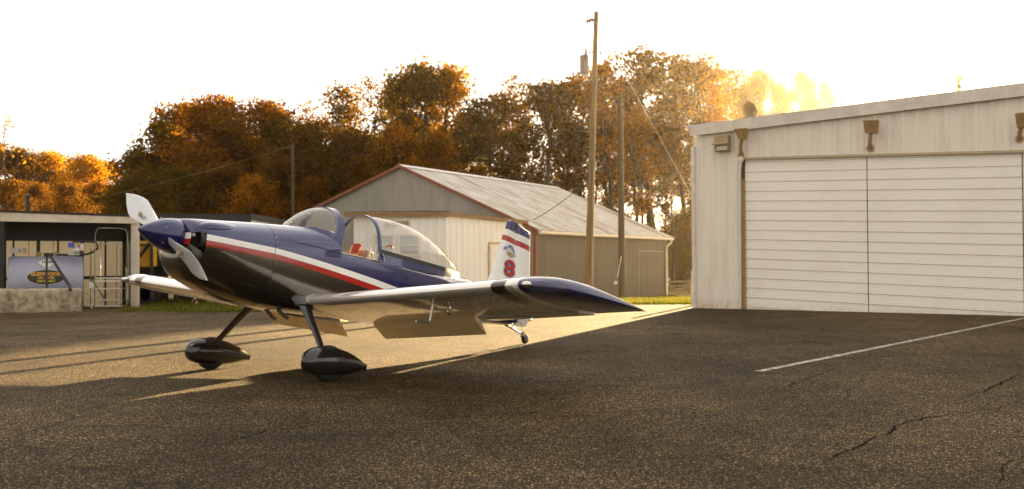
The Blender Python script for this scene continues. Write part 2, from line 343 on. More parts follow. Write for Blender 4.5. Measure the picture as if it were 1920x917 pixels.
def make_apron():
    m, nt, b, out = base_mat('worn_asphalt')
    co = objco(nt)
    v = nd(nt, 'ShaderNodeTexVoronoi', feature='F1'); v.inputs['Scale'].default_value = 128; nt.links.new(co, v.inputs['Vector'])
    sepc = nd(nt, 'ShaderNodeSeparateColor'); nt.links.new(v.outputs['Color'], sepc.inputs[0])
    stone = ramp(nt, sepc.outputs[0], [(0., (.009, .0057, .0022)), (.50, (.023, .0150, .0061)), (.80, (.046, .0305, .0130)), (.90, (.14, .095, .044)), (1., (.48, .335, .175))])
    v2 = nd(nt, 'ShaderNodeTexVoronoi', feature='F1'); v2.inputs['Scale'].default_value = 48; nt.links.new(co, v2.inputs['Vector'])
    sp2 = nd(nt, 'ShaderNodeSeparateColor'); nt.links.new(v2.outputs['Color'], sp2.inputs[0])          # scattered larger pale stones
    pale = math_(nt, 'MULTIPLY', ramp(nt, sp2.outputs[0], [(.955, 0.), (.965, 1.)]), ramp(nt, v2.outputs['Distance'], [(.28, 1.), (.42, 0.)]))
    stone = mixc(nt, math_(nt, 'MULTIPLY', pale, .8), stone, (.34, .25, .14))
    big = noise(nt, .35, 5, .6, co); mid = noise(nt, 2.2, 5, .65, co)
    mul = math_(nt, 'ADD', math_(nt, 'MULTIPLY', ramp(nt, big, [(.38, 0.), (.62, 1.)]), .8), math_(nt, 'ADD', math_(nt, 'MULTIPLY', ramp(nt, mid, [(.35, 0.), (.65, 1.)]), .5), .5))
    mm = nd(nt, 'ShaderNodeMix', data_type='RGBA', blend_type='MULTIPLY'); mm.inputs[0].default_value = 1
    nt.links.new(stone, mm.inputs[6]); nt.links.new(mul, mm.inputs[7])
    st = ramp(nt, noise(nt, .9, 3, .5, co), [(.60, 1.), (.70, .66)])          # oily stains
    wear = ramp(nt, noise(nt, .16, 4, .55, co), [(.40, .85), (.60, 1.4)])     # paler worn areas
    mul = math_(nt, 'MULTIPLY', math_(nt, 'MULTIPLY', mul, st), wear)
    nt.links.new(mul, mm.inputs[7])
    vc = nd(nt, 'ShaderNodeTexVoronoi', feature='DISTANCE_TO_EDGE'); vc.inputs['Scale'].default_value = .22
    wv = nd(nt, 'ShaderNodeMix', data_type='RGBA', blend_type='ADD'); wv.inputs[0].default_value = 1.0
    nz = nd(nt, 'ShaderNodeTexNoise'); nz.inputs['Scale'].default_value = .8; nz.inputs['Detail'].default_value = 6; nt.links.new(co, nz.inputs['Vector'])
    nt.links.new(co, wv.inputs[6]); nt.links.new(nz.outputs['Color'], wv.inputs[7]); nt.links.new(wv.outputs[2], vc.inputs['Vector'])
    crk = math_(nt, 'MULTIPLY', ramp(nt, vc.outputs['Distance'], [(.003, 1.), (.008, 0.)]), ramp(nt, noise(nt, .5, 3, .6, co), [(.47, 0.), (.56, 1.)]))
    nt.links.new(mixc(nt, math_(nt, 'MULTIPLY', crk, .55), mm.outputs[2], (.006, .0045, .003)), b.inputs['Base Color'])
    nt.links.new(ramp(nt, sepc.outputs[1], [(0., .6), (1., .95)]), b.inputs['Roughness'])
    b.inputs['Specular IOR Level'].default_value = .14; b.inputs['Specular Tint'].default_value = (1, .76, .46, 1)
    hh = math_(nt, 'ADD', math_(nt, 'MULTIPLY', v.outputs['Distance'], -1.), math_(nt, 'MULTIPLY', noise(nt, 140, 3, .6, co), .35))
    bump(nt, b, hh, 1.0, .014)
    pts = [(-120, 22.5)]
    for a, c in zip(EDGE[:-1], EDGE[1:]):
        for k in range(14):
            p = a.lerp(c, k / 14); pts.append((p.x, p.y + random.uniform(-.22, .16)))
    pts += [(EDGE[-1].x, EDGE[-1].y), (14, 26.0), (120, 26.0), (120, -55), (-120, -55)]
    mb = MB(); mb.add([(x, y, 0.) for x, y in pts], [tuple(range(len(pts)))])
    o = mb.build('asphalt_apron', m); tag(o, kind='structure')
make_apron()
def ribbon(mb, pts, w, z, jit=0., n=1):
    P = [Vector((p[0], p[1])) for p in pts]; Q = []
    for a, b in zip(P[:-1], P[1:]):
        k = max(1, int((b - a).length / .12)) if jit else 1
        for i in range(k): Q.append(a.lerp(b, i / k) + Vector((random.gauss(0, jit), random.gauss(0, jit))))
    Q.append(P[-1]); vs = []
    for i, p in enumerate(Q):
        t = (Q[min(i + 1, len(Q) - 1)] - Q[max(i - 1, 0)]).normalized(); nn = Vector((-t.y, t.x))
        ww = w / 2 * (random.uniform(.4, 1.3) if jit else 1) * (min(1, .2 + 1.6 * min(i, len(Q) - 1 - i) / max(1, len(Q))) if jit else 1)
        vs += [(p.x + nn.x * ww, p.y + nn.y * ww, z), (p.x - nn.x * ww, p.y - nn.y * ww, z)]
    mb.add(vs, [(2 * i, 2 * i + 1, 2 * i + 3, 2 * i + 2) for i in range(len(Q) - 1)])
mb = MB(); a, b_ = gnd(1422, 697), gnd(1925, 596)
ribbon(mb, [a.lerp(b_, k / 8) for k in range(9)], .095, .004)
def paint_mat():
    m, nt, b, out = base_mat('worn_white_line'); co = objco(nt)
    n = ramp(nt, noise(nt, 9, 6, .75, co), [(.42, 1.), (.58, 0.)])
    nt.links.new(mixc(nt, n, (.50, .47, .41), (.09, .075, .055)), b.inputs['Base Color']); b.inputs['Roughness'].default_value = .8
    bump(nt, b, noise(nt, 60, 4, .7, co), .6, .01); return m
tag(mb.build('painted_line', paint_mat()), kind='structure')
cr = MB()
CR = [([(1020, 690), (1100, 676), (1060, 668), (985, 692)], .02), ([(620, 765), (690, 757), (655, 742), (560, 748), (410, 738)], .03), ([(690, 783), (600, 798), (500, 806), (410, 836)], .028),
      ([(1920, 700), (1840, 735), (1790, 748)], .05), ([(1700, 590 + 55), (1780, 655), (1760, 665), (1800, 672), (1840, 690)], .02), ([(1560, 665), (1620, 668), (1720, 690), (1850, 712)], .02),
      ([(1370, 738), (1480, 736), (1490, 718), (1570, 690)], .03), ([(1480, 736), (1600, 752)], .018), ([(1080, 845), (1180, 858), (1290, 868)], .02),
      ([(1920, 760), (1700, 790), (1610, 836), (1480, 890)], .035), ([(1920, 855), (1880, 880), (1868, 917)], .022), ([(1800, 885), (1868, 900)], .02),
      ([(300, 760), (220, 764), (60, 742), (0, 745)], .02), ([(960, 760), (820, 748), (700, 742)], .015), ([(1540, 642), (1610, 640), (1680, 632)], .04), ([(1780, 660), (1850, 664), (1920, 666)], .03)]
for pts, wd in CR: ribbon(cr, [gnd(*p) for p in pts], wd * .6, .004, .016)
tag(cr.build('pavement_cracks', M['crack']), kind='structure')

# grass tufts along the visible strips
def make_grass():
    vs = []; fs = []
    def strip(n, px0, px1, d0, d1, hgt):
        for _ in range(n):
            px = random.uniform(px0, px1); Y = random.uniform(d0, d1); x = (px - 960) / F_PX * Y
            e = np.interp(x, [p.x for p in EDGE], [p.y for p in EDGE])
            Y = e - .15 + random.random() ** 1.5 * (d1 - d0); x = (px - 960) / F_PX * Y
            z = max(tz(x, Y), -.03); z = tz(x, Y) if Y > e + .3 else .0; h = hgt * (.5 if Y < e + .1 else 1) * random.uniform(.4, 1.2); a = random.uniform(0, PI); ww = random.uniform(.012, .03)
            lx, ly = random.gauss(0, .03), random.gauss(0, .03); c, s_ = math.cos(a) * ww, math.sin(a) * ww
            k = len(vs); vs.extend([(x - c, Y - s_, z), (x + c, Y + s_, z), (x + lx, Y + ly, z + h)]); fs.append((k, k + 1, k + 2))
    strip(9000, 225, 640, 22.5, 30, .11); strip(15000, 1080, 1310, 25, 46, .10)
    m = bpy.data.materials.new('grass_blades'); m.use_nodes = True; nt = m.node_tree; nt.nodes.clear()
    out = nd(nt, 'ShaderNodeOutputMaterial'); g = nd(nt, 'ShaderNodeNewGeometry'); d = nd(nt, 'ShaderNodeBsdfDiffuse'); t = nd(nt, 'ShaderNodeBsdfTranslucent')
    f = math_(nt, 'ADD', math_(nt, 'MULTIPLY', g.outputs['Random Per Island'], .5), math_(nt, 'MULTIPLY', noise(nt, .7, 3, .6, objco(nt)), .6))
    c = ramp(nt, f, [(.25, (.05, .085, .010)), (.55, (.10, .12, .014)), (.74, (.20, .15, .035)), (.95, (.34, .24, .08))])
    nt.links.new(c, d.inputs[0]); nt.links.new(c, t.inputs[0]); mx = nd(nt, 'ShaderNodeMixShader'); mx.inputs[0].default_value = .5
    nt.links.new(d.outputs[0], mx.inputs[1]); nt.links.new(t.outputs[0], mx.inputs[2]); nt.links.new(mx.outputs[0], out.inputs[0])
    mb = MB(); mb.v = vs; mb.f = fs; mb.m = [0] * len(fs)
    tag(mb.build('grass', m), 'short green and straw coloured grass along the edge of the asphalt', 'grass', kind='stuff')
make_grass()
# ================================================================== the aeroplane
AR = [[-0.59756076, 0.79597109, 0.09670137], [-0.78571375, -0.60533462, 0.1273730], [0.15992195, 0.00013353, 0.98712965]]
AM = Matrix.Translation((-2.4598, 10.492333, 1.216164)) @ Matrix(AR).to_4x4()
plane = thing('airplane', 'navy, white and silver tail wheel airplane parked with its bubble canopy slid open', 'airplane', matrix=AM)
def sup(c, p): return math.copysign(abs(c) ** (2 / p), c)
def section(x, zt, zb, w, zm, pt, pb, n=48):
    r = []
    for k in range(n):
        a = 2 * PI * k / n; c, s = math.cos(a), math.sin(a); p = pt if s >= 0 else pb
        y = w * sup(c, p); z = zm + (zt - zm if s >= 0 else zm - zb) * sup(s, p)
        r.append((x, y, z))
    return r
ST = [(1.405, .175, -.155, .165, .01, 2, 2), (1.395, .185, -.22, .25, 0, 2.2, 2.1), (1.365, .198, -.32, .33, -.01, 2.4, 2.2), (1.30, .21, -.39, .37, -.02, 2.5, 2.3),
      (1.2, .225, -.43, .388, -.02, 2.5, 2.3), (1.0, .253, -.495, .40, -.02, 2.4, 2.5), (.8, .282, -.54, .405, -.02, 2.4, 2.8), (.6, .31, -.56, .408, -.02, 2.4, 3.0), (.502, .322, -.565, .41, -.02, 2.4, 3.2),
      (.498, .322, -.565, .41, -.02, 2.4, 3.2), (.3, .345, -.567, .41, 0, 2.5, 3.6), (.1, .368, -.567, .41, .02, 2.7, 4), (-.1, .39, -.565, .41, .04, 2.9, 4), (-.40, .405, -.56, .405, .06, 3.2, 4),
      (-.405, .15, -.56, .405, .06, 12, 4), (-.9, .145, -.545, .405, .05, 12, 4), (-1.4, .14, -.51, .395, .05, 12, 4), (-1.9, .138, -.465, .37, .04, 10, 4), (-2.25, .15, -.43, .34, .03, 6, 3.6),
      (-2.35, .185, -.42, .33, .03, 3, 3.6), (-2.6, .215, -.395, .30, .02, 2.6, 3.4), (-2.9, .235, -.37, .26, .02, 2.3, 3.2), (-3.2, .225, -.34, .215, .01, 2.2, 3), (-3.6, .17, -.31, .155, 0, 2.1, 2.8), (-4.0, .11, -.285, .09, -.03, 2, 2.6), (-4.2, .07, -.255, .05, -.06, 2, 2.4), (-4.30, .03, -.20, .02, -.08, 2, 2)]
secs = [section(*s) for s in ST]
# cowling in front of the split line at x = .5, with two cooling openings beside the spinner
def cow_skip(i, j):
    a = (j + .5) * 360 / 48; a = min(a % 180, 180 - a % 180)
    up = (j + .5) * 360 / 48 < 180
    return i in (1, 2) and ((up and a < 16) or (not up and a < 16))
mb = MB(); mb.grid(secs[:9], True, (True, False), 0, skip=cow_skip)
cowl = mb.build('cowling', M['livery'], plane, True, 50)
for s in (1, -1):
    mb = MB(); ring0 = []; ring1 = []
    for k in range(16):
        a = 2 * PI * k / 16; ring0.append((1.385 + .0 - .02, s * (.30 + .075 * math.cos(a)), -.01 + .085 * math.sin(a))); ring1.append((1.05, s * (.29 + .06 * math.cos(a)), -.01 + .08 * math.sin(a)))
    mb.grid([ring0, ring1], True, (False, True)); mb.build('cooling_inlet', M['dark'], cowl, True)
    mb = MB(); mb.box((1.36, s * .215, .035), (.03, .075, .035)); mb.build('inlet_baffle', M['white'], cowl, bevel=.006)
cheek = MB()
for s in (1, -1):                      # blister over each cylinder head
    rings = []
    for t in np.linspace(0, 1, 12):
        x = 1.37 - .75 * t; g = math.sin(PI * min(1, (t + .02) ** .6)) ; zt = .15 + .09 * t; yy = .265 - .03 * t
        rings.append([(x, s * (yy + .105 * g * math.cos(a)), zt - .05 + .074 * g * math.sin(a)) for a in np.linspace(0, 2 * PI, 14)[:-1]])
    cheek.grid(rings, True, (True, True))
cheek.build('cowl_blister', M['navy'], cowl, True, 60)
mb = MB()
def tub_skip(i, j): return False
fsecs = secs[9:]
def cock_skip(i, j):
    a = (j + .5) * 7.5
    return 5 <= i <= 8 and 30 < a < 150 and fsecs[i][0][0] < -.39 and i < 9
mb.grid(fsecs, True, (False, True), 0, skip=lambda i, j: 5 <= i <= 7 and 35 < (j + .5) * 7.5 < 145)
fus = mb.build('fuselage', M['livery'], plane, True, 38)
mb = MB()                              # cockpit tub
for s in (1, -1):
    mb.add([(-.41, s * .37, .13), (-1.9, s * .335, .12), (-1.9, s * .335, -.40), (-.41, s * .37, -.40)], [(0, 1, 2, 3)])
mb.add([(-.41, -.37, -.40), (-.41, .37, -.40), (-1.9, .335, -.40), (-1.9, -.335, -.40)], [(0, 1, 2, 3)])
mb.add([(-1.9, -.335, -.40), (-1.9, .335, -.40), (-1.9, .335, .12), (-1.9, -.335, .12)], [(0, 1, 2, 3)])
mb.box((-.43, 0, .07), (.03, .70, .40)); mb.build('cockpit_lining', M['dark'], plane)
mb = MB(); mb.tube([(-.42, .385, .152), (-.9, .385, .15), (-1.4, .375, .146)], .012, 8, flat=.6); mb.tube([(-.42, -.385, .152), (-.9, -.385, .15), (-1.4, -.375, .146)], .012, 8, flat=.6)
mb.build('canopy_rail', M['steel'], plane, True)
# seat, cushion, harness
seat = MB(); seat.box((-.98, 0, -.02), (.08, .46, .44), M=Matrix.Rotation(R(-14), 4, 'Y')); seat.box((-.76, 0, -.22), (.42, .46, .08)); so_ = seat.build('seat', M['seat'], plane, bevel=.02); so_.location.z = .085
mb = MB(); mb.box((-.90, .10, .19), (.05, .10, .14), M=Matrix.Rotation(R(-14), 4, 'Y')); mb.build('red_cushion', M['hred'], so_, bevel=.012)
mb = MB(); mb.box((-.72, -.14, .165), (.22, .05, .03), M=Matrix.Rotation(R(12), 4, 'Y')); mb.build('red_strap', M['hred'], so_, bevel=.008)
mb = MB()
mb.tube([(-.90, .19, .24), (-.87, .18, .18), (-.87, .17, .08)], .014, 6, flat=.4); mb.tube([(-.90, .03, .24), (-.87, .03, .18), (-.87, .04, .08)], .014, 6, flat=.4)
mb.box((-.86, .10, .115), (.02, .17, .04)); mb.build('harness', M['hyellow'], so_, bevel=.004)
mb = MB()
for k in range(7):
    y0 = .22 + random.uniform(-.02, .12); mb.tube([(-.98 + random.uniform(-.05, .05), y0, .24 - .03 * k * .3), (-.97, y0 + random.uniform(-.03, .03), .15), (-.95, y0 + random.uniform(-.05, .05), .06)], .009, 6, flat=.5)
mb.build('shoulder_belt', M['belt'], so_, True)
# spinner, blades
mb = MB(); prof = []
for t in np.linspace(0, 1, 22):
    prof.append((.172 * math.sin(PI / 2 * min(1, t * 1.02)) ** .86 if t > 0 else .001, 1.812 - .40 * t))
mb.lathe(prof, (0, 0, .012), 'X', 40)
spin = mb.build('spinner', M['navy'], plane, True, 50)
for a in (20, 80, 140, 200, 260, 320):
    for x, r in ((1.43, .172), (1.60, .150)):
        mb = MB(); mb.lathe([(.0001, -.004), (.006, -.003), (.006, .003), (.0001, .004)], (x, (r + .001) * math.cos(R(a)), .012 + (r + .001) * math.sin(R(a))), 'X', 8)
        mb.build('screw', M['chrome'], spin)
PA = R(152.1)
for s in (0, PI):
    mb = MB(); rings = []; ms = []
    ts = [.13, .2, .27, .34, .42, .5, .58, .66, .72, .765, .77, .80, .805, .83, .86, .885, .90, .907]
    for r in ts:
        t = (r - .13) / .78
        ch = .09 + .16 * math.sin(PI * min(1, t * 1.25) * .5) ** 1.2 if t < .55 else .238 * max(0.02, 1 - ((t - .55) / .452) ** 1.7)
        th = .045 * (1 - t) + .009; tw = -R(52 - 34 * t ** .7)
        ring = []
        for k in range(20):
            a = 2 * PI * k / 20; u = ch * .5 * math.cos(a) - .04 * max(0, t - .3) ** 1.5; v = th * .5 * math.sin(a) * (1 - .5 * math.cos(a))
            # u along chord (in disc), v along axis
            cx = u * math.cos(tw) - v * math.sin(tw); ax = u * math.sin(tw) + v * math.cos(tw)
            ang = PA + s
            ring.append((1.53 - ax, r * math.cos(ang) - cx * math.sin(ang), .012 + r * math.sin(ang) + cx * math.cos(ang)))
        rings.append(ring)
    mb.grid(rings, True, (True, True), mf=lambda i, j: 1 if i in (9, 11) else 0)
    bl = mb.build('propeller_blade', [M['blade'], M['white']], plane, True, 50)
    mb = MB(); ang = PA + s; r = .42; mb.tube([(1.53 + .045, r * math.cos(ang), .012 + r * math.sin(ang)), (1.53 + .062, r * math.cos(ang), .012 + r * math.sin(ang))], .026, 16)
    mb.build('round_decal', M['vent'], bl, True)
# windscreen and its blue bow
def arch(x, top, base, w, p=2.3, n=24):
    out = []
    for k in range(n + 1):
        a = PI * k / n; out.append((x, w * sup(math.cos(a), p), base + (top - base) * abs(math.sin(a)) ** (2 / p)))
    return out
def lean2(a): return [(x + .055 * (1 - min(1, max(0, (z - .31) / .3))), y, z) for x, y, z in a]
mb = MB(); mb.grid([arch(.10, .372, .365, .02), arch(.03, .435, .358, .14), arch(-.04, .487, .35, .20), arch(-.115, .542, .345, .262), arch(-.19, .594, .338, .305), arch(-.256, .630, .33, .335), lean2(arch(-.32, .655, .32, .352)), lean2(arch(-.39, .668, .31, .366))], False)
mb.build('windscreen', M['canopy'], plane, True, 60)
mb = MB(); o1 = arch(-.36, .676, .14, .375, 2.5); o2 = arch(-.46, .684, .14, .396, 2.5); i2 = arch(-.46, .664, .14, .38, 2.5); i1 = arch(-.36, .656, .14, .357, 2.5)
def lean(a): return [(x - .0 + .10 * (1 - min(1, max(0, (z - .14) / .3))) , y, z) for x, y, z in a]
mb.grid([lean(o1), lean(o2), lean(i2), lean(i1), lean(o1)], False); bow = mb.build('windscreen_frame', M['navy'], plane, True, 50)
mb = MB()                              # fairing skirt round the glass foot
w1 = [arch(.16, .368, .36, .03), arch(.02, .44 - .055, .34, .19), arch(-.115, .45, .30, .315), arch(-.256, .47, .28, .365), arch(-.37, .46, .26, .385)]
n = 24; rings = []
for f in (0, 1):
    pass
for s in (1, -1):
    lo = [(.17, s * .02, .366), (.04, s * .20, .345), (-.115, s * .31, .30), (-.256, s * .365, .25), (-.38, s * .392, .21)]
    hi = [(.115, s * .012, .376), (.00, s * .165, .375), (-.125, s * .262, .385), (-.26, s * .335, .365), (-.38, s * .368, .345)]
    mb.grid([lo, hi], False)
mb.build('windscreen_fairing', M['navy'], plane, True, 60)
# sliding canopy
cs = [(-1.02, .700, .262, .378), (-1.15, .716, .258, .388), (-1.39, .732, .25, .392), (-1.6, .728, .246, .388), (-1.78, .708, .243, .375), (-2.0, .662, .24, .352), (-2.19, .602, .24, .318), (-2.38, .52, .24, .27), (-2.55, .43, .24, .213), (-2.72, .33, .24, .14), (-2.85, .25, .24, .04)]
mb = MB(); mb.grid([arch(*c, 2.2) for c in cs], False)
can = mb.build('canopy', M['canopy'], plane, True, 60)
mb = MB(); o1 = arch(-.995, .706, .13, .385, 2.4); o2 = arch(-1.03, .712, .13, .392, 2.4); i2 = arch(-1.03, .697, .13, .377, 2.4); i1 = arch(-.995, .691, .13, .370, 2.4)
mb.grid([o1, o2, i2, i1, o1], False); mb.build('canopy_frame', M['navy'], can, True, 50)
mb = MB(); mk = MB()
for s in (1, -1):
    hi = [(c[0], s * (c[3] + .006), c[2] + .03) for c in cs[0:10]]; md = [(c[0], s * (c[3] + .012), c[2] - .022) for c in cs[0:10]]
    mk.grid([hi, md], False)
    lo = [(c[0] - .0, s * (max(c[3], .2) + .022 - .0), .128 + .004 * k) for k, c in enumerate(cs[0:10])]
    mb.grid([md, lo], False)
    mb.add([(cs[9][0], s * (cs[9][3] + .012), .218), (cs[9][0], s * .222, .165), (-2.86, s * .06, .20), (-2.86, s * .05, .225)], [(0, 1, 2, 3)])
mk.build('canopy_seal', M['black'], can, True); mb.build('canopy_skirt', M['navy'], can, True, 60)
mb = MB(); mb.tube([(-1.10, .394, .335), (-1.13, .396, .362), (-1.18, .396, .362), (-1.20, .396, .335)], .008, 8); mb.build('red_handle', M['signred'], can, True)
mb = MB(); mb.tube([(-1.03, .40, .255), (-1.055, .41, .20), (-1.07, .41, .16)], [.006, .012, .006], 8, flat=.6); mb.build('canopy_latch', M['chrome'], can, True)
mb = MB()                              # headrest roll bar seen through the glass
mb.box((-1.62, 0, -.06), (.08, .40, .40), M=Matrix.Rotation(R(-12), 4, 'Y')); mb.build('rear_seat', M['seat'], plane, bevel=.03)
# wings
def af(t, n=22, cut=1.0):
    up = []; lo = []
    for k in range(n + 1):
        x = cut * (1 - math.cos(PI * k / n)) / 2
        yt = 5 * .135 * (.2969 * math.sqrt(x) - .126 * x - .3516 * x * x + .2843 * x ** 3 - .1015 * x ** 4)
        m, p = .018, .2; yc = m / p ** 2 * (2 * p * x - x * x) if x < p else m / (1 - p) ** 2 * (1 - 2 * p + 2 * p * x - x * x)
        up.append((x, yc + yt * t)); lo.append((x, yc - yt * t))
    return up[::-1] + lo[1:]
CH = 1.46; TAN = .081
def wsec(s, y, xle, xte, t=1., cut=1.0, zoff=0.):
    c = xle - xte; z0 = -.446 + (y - .39) * TAN + zoff; inc = R(3.6)
    return [(xle - c * (x * math.cos(inc) + zz * math.sin(inc) * 0) , s * y, z0 + c * (zz - x * math.sin(inc))) for x, zz in af(t, 22, cut)]
XL = lambda y: .045 - .03 * y
NAVYB = (2.84, 3.00, 3.14)
wings = {}
for s in (1, -1):
    mb = MB(); ys = [.25, .6, 1.2, 1.79, 1.81, 2.4, NAVYB[0], NAVYB[1], 3.08]
    rings = [wsec(s, y, XL(y), XL(y) - CH, 1, .78) for y in ys]
    mb.grid(rings, True, (True, True), mf=lambda i, j: 1 if i == 6 else (0))
    wg = mb.build('wing', [M['silver'], M['band'], M['white']], plane, True, 45); wings[s] = wg
    # tip: full chord, its leading edge swept back to the trailing corner
    tp = [(3.08, XL(3.08), 1.), (3.14, XL(3.14), 1.), (3.2, -.055, 1.), (3.28, -.085, 1.), (3.36, -.14, 1.0), (3.43, -.24, 1.0), (3.49, -.38, 1.0), (3.54, -.58, 1.0), (3.58, -.82, 1.0), (3.61, -1.08, 1.), (3.63, -1.3, 1.), (3.637, -1.43, 1.)]
    rr = []
    for y, xl, t in tp:
        xte = XL(y) - CH - .0; c0 = CH; c = max(xl - xte, .03)
        k = c / CH; ring = wsec(s, y, xl, xl - c, max(.35, min(1, .55 + .5 * k)))
        # trailing edge stays on the wing's own trailing line, the edge drops towards it
        dz = -math.sin(R(3.6)) * (CH - c) - .01 * (1 - k)
        rr.append([(p[0], p[1], p[2] + dz) for p in ring])
    mb = MB(); mb.grid(rr, True, (True, True), mf=lambda i, j: 1 if i == 0 else 0)
    tipo = mb.build('wing_tip', [M['wtip'], M['white']], wg, True, 50)
    # nav light under a clear leading edge lens
    z0 = -.446 + (3.27 - .39) * TAN
    ln = MB(); rings = []
    for y in np.linspace(3.19, 3.47, 9):
        xl = np.interp(y, [q[0] for q in tp], [q[1] for q in tp]); b = math.sin(PI * (y - 3.18) / .30) ** .6
        zc = -.446 + (y - .39) * TAN - .012 - math.sin(R(3.6)) * (XL(y) - xl)
        rings.append([(xl + .012 - .10 * (1 - math.cos(a)) * .5 * b, s * y, zc + .055 * b * math.sin(a)) for a in np.linspace(-PI * .8, PI * .8, 13)])
    ln.grid(rings, False); ln.build('light_lens', M['lens'], wg, True, 60)
    nb = MB(); nb.lathe([(.004, -.05), (.026, -.04), (.03, 0), (.022, .03), (.004, .045)], (-.055, s * 3.245, z0 - .01), 'Y', 12); nb.build('nav_light', M['chrome'], wg, True)
    def surf(name, y0, y1, defl, m, ch):
        b2 = MB(); rings = []
        for y in np.linspace(y0, y1, 6):
            xl = XL(y); hx = xl - CH * .785; z0 = -.446 + (y - .39) * TAN - CH * .785 * math.sin(R(3.6))
            th = .055; d = R(defl); ring = []
            prof = [(0, th * .45), (.03, th * .62), (.12, th * .5), (ch, .004), (ch, -.004), (.12, -th * .38), (.02, -th * .5), (-.015, -.01)]
            for u, v in prof:
                ring.append((hx - (u * math.cos(d) + v * math.sin(d) * -1 * -1) * 1, s * y, z0 - .028 * (defl > 0) - u * math.sin(d) + v * math.cos(d)))
            rings.append(ring)
        b2.grid(rings, True, (True, True)); return b2.build(name, m, wg, True, 40)
    surf('flap', .32, 1.785, 38, M['flap'], .27); surf('aileron', 1.82, 3.06, 1.0, M['silver'], .315)
    mb = MB(); yy = 2.05 if s > 0 else 2.2
    zz = -.446 + (yy - .39) * TAN - .105
    mb.tube([(-.42, s * yy, zz + .03), (-.42, s * yy, zz - .015)], .008, 8)
    mb.tube([(-.42 + .03 * math.sin(a), s * yy, zz - .04 + .03 * math.cos(a)) for a in np.linspace(0, 2 * PI, 14)], .006, 6); mb.build('tie_down_ring', M['chrome'], wg, True)
    if s > 0:
        mb = MB(); yy = 1.93; zz = -.446 + (yy - .39) * TAN - .09
        mb.tube([(-.30, yy, zz + .02), (-.285, yy, zz - .10), (-.275, yy, zz - .155), (-.265, yy, zz - .170), (-.08, yy, zz - .182)], [.016, .014, .014, .013, .011], 10); mb.build('pitot_tube', M['steel'], wg, True, 50)
    # wing root fairing
    mb = MB(); rings = []
    for k, (y, g) in enumerate(((.30, .05), (.40, .035), (.44, .012), (.47, .002))):
        c = wsec(s, y, XL(y) + g * .6, XL(y) - CH * .9, 1 + g * 4); rings.append(c)
    mb.grid(rings, True); mb.build('root_fairing', M['silver'], wg, True, 50)
# landing gear
for s in (1, -1):
    mb = MB(); P0 = Vector((.03, s * .36, -.44)); P1 = Vector((.14, s * .93, -1.0)); rings = []
    for t, wd, th in ((0, .34, .06), (.06, .24, .05), (.14, .16, .042), (.28, .125, .034), (.6, .10, .028), (1, .08, .025)):
        p = P0.lerp(P1, t) + Vector((0, s * .02 * math.sin(PI * t), 0)); ax = (P1 - P0).normalized(); f = Vector((1, 0, 0)); f = (f - f.dot(ax) * ax).normalized(); q = ax.cross(f)
        rings.append([p + wd * .5 * math.cos(a) * f * 1 + th * .5 * math.sin(a) * q * 1.2 for a in np.linspace(0, 2 * PI, 17)[:-1]])
    mb.grid(rings, True, (True, True)); lg = mb.build('gear_leg', M['leg'], plane, True, 50)
    mb = MB(); rings = []
    for t, k in ((0, 1.5), (.06, 1.25), (.13, 1.02)):
        p = P0.lerp(P1, t); rings.append([p + .105 * k * math.cos(a) * f + .045 * k * math.sin(a) * q for a in np.linspace(0, 2 * PI, 17)[:-1]])
    mb.grid(rings, True, (True, True)); mb.build('leg_fairing', M['leg'], lg, True, 50)
    mb = MB(); rings = []; yc = s * .97
    for u in np.linspace(0, 1, 19):
        x = .458 - .88 * u; g = (max(0, u) ** .45 * (1 - u) ** .75 * 1.90 if u < 1 else 0)
        hw = min(.115, .004 + .135 * g * (1 - .35 * u)) if u < 1 else .004; up = .004 + .195 * g; dn = .004 + .165 * g * (1 - .25 * u)
        hw = max(hw, .012 if u > .5 else hw); zc = -1.075 + .035 * u * 0 - .0
        if u > .9: up = max(up, .035); dn = max(dn, .035); hw = max(hw, .012)
        rings.append([(x, yc + hw * sup(math.cos(a), 2.3), zc + (up if math.sin(a) > 0 else dn) * sup(math.sin(a), 2.2)) for a in np.linspace(0, 2 * PI, 25)[:-1]])
    mb.grid(rings, True, (True, True)); mb.build('wheel_pant', M['pant'], plane, True, 50)
    mb = MB(); mb.lathe([(.09, -.06), (.15, -.062), (.178, -.04), (.184, 0), (.178, .04), (.15, .062), (.09, .06)], (.116, yc, -1.253 + .180), 'Y', 32)
    wh = mb.build('wheel', M['rubber'], plane, True, 60)
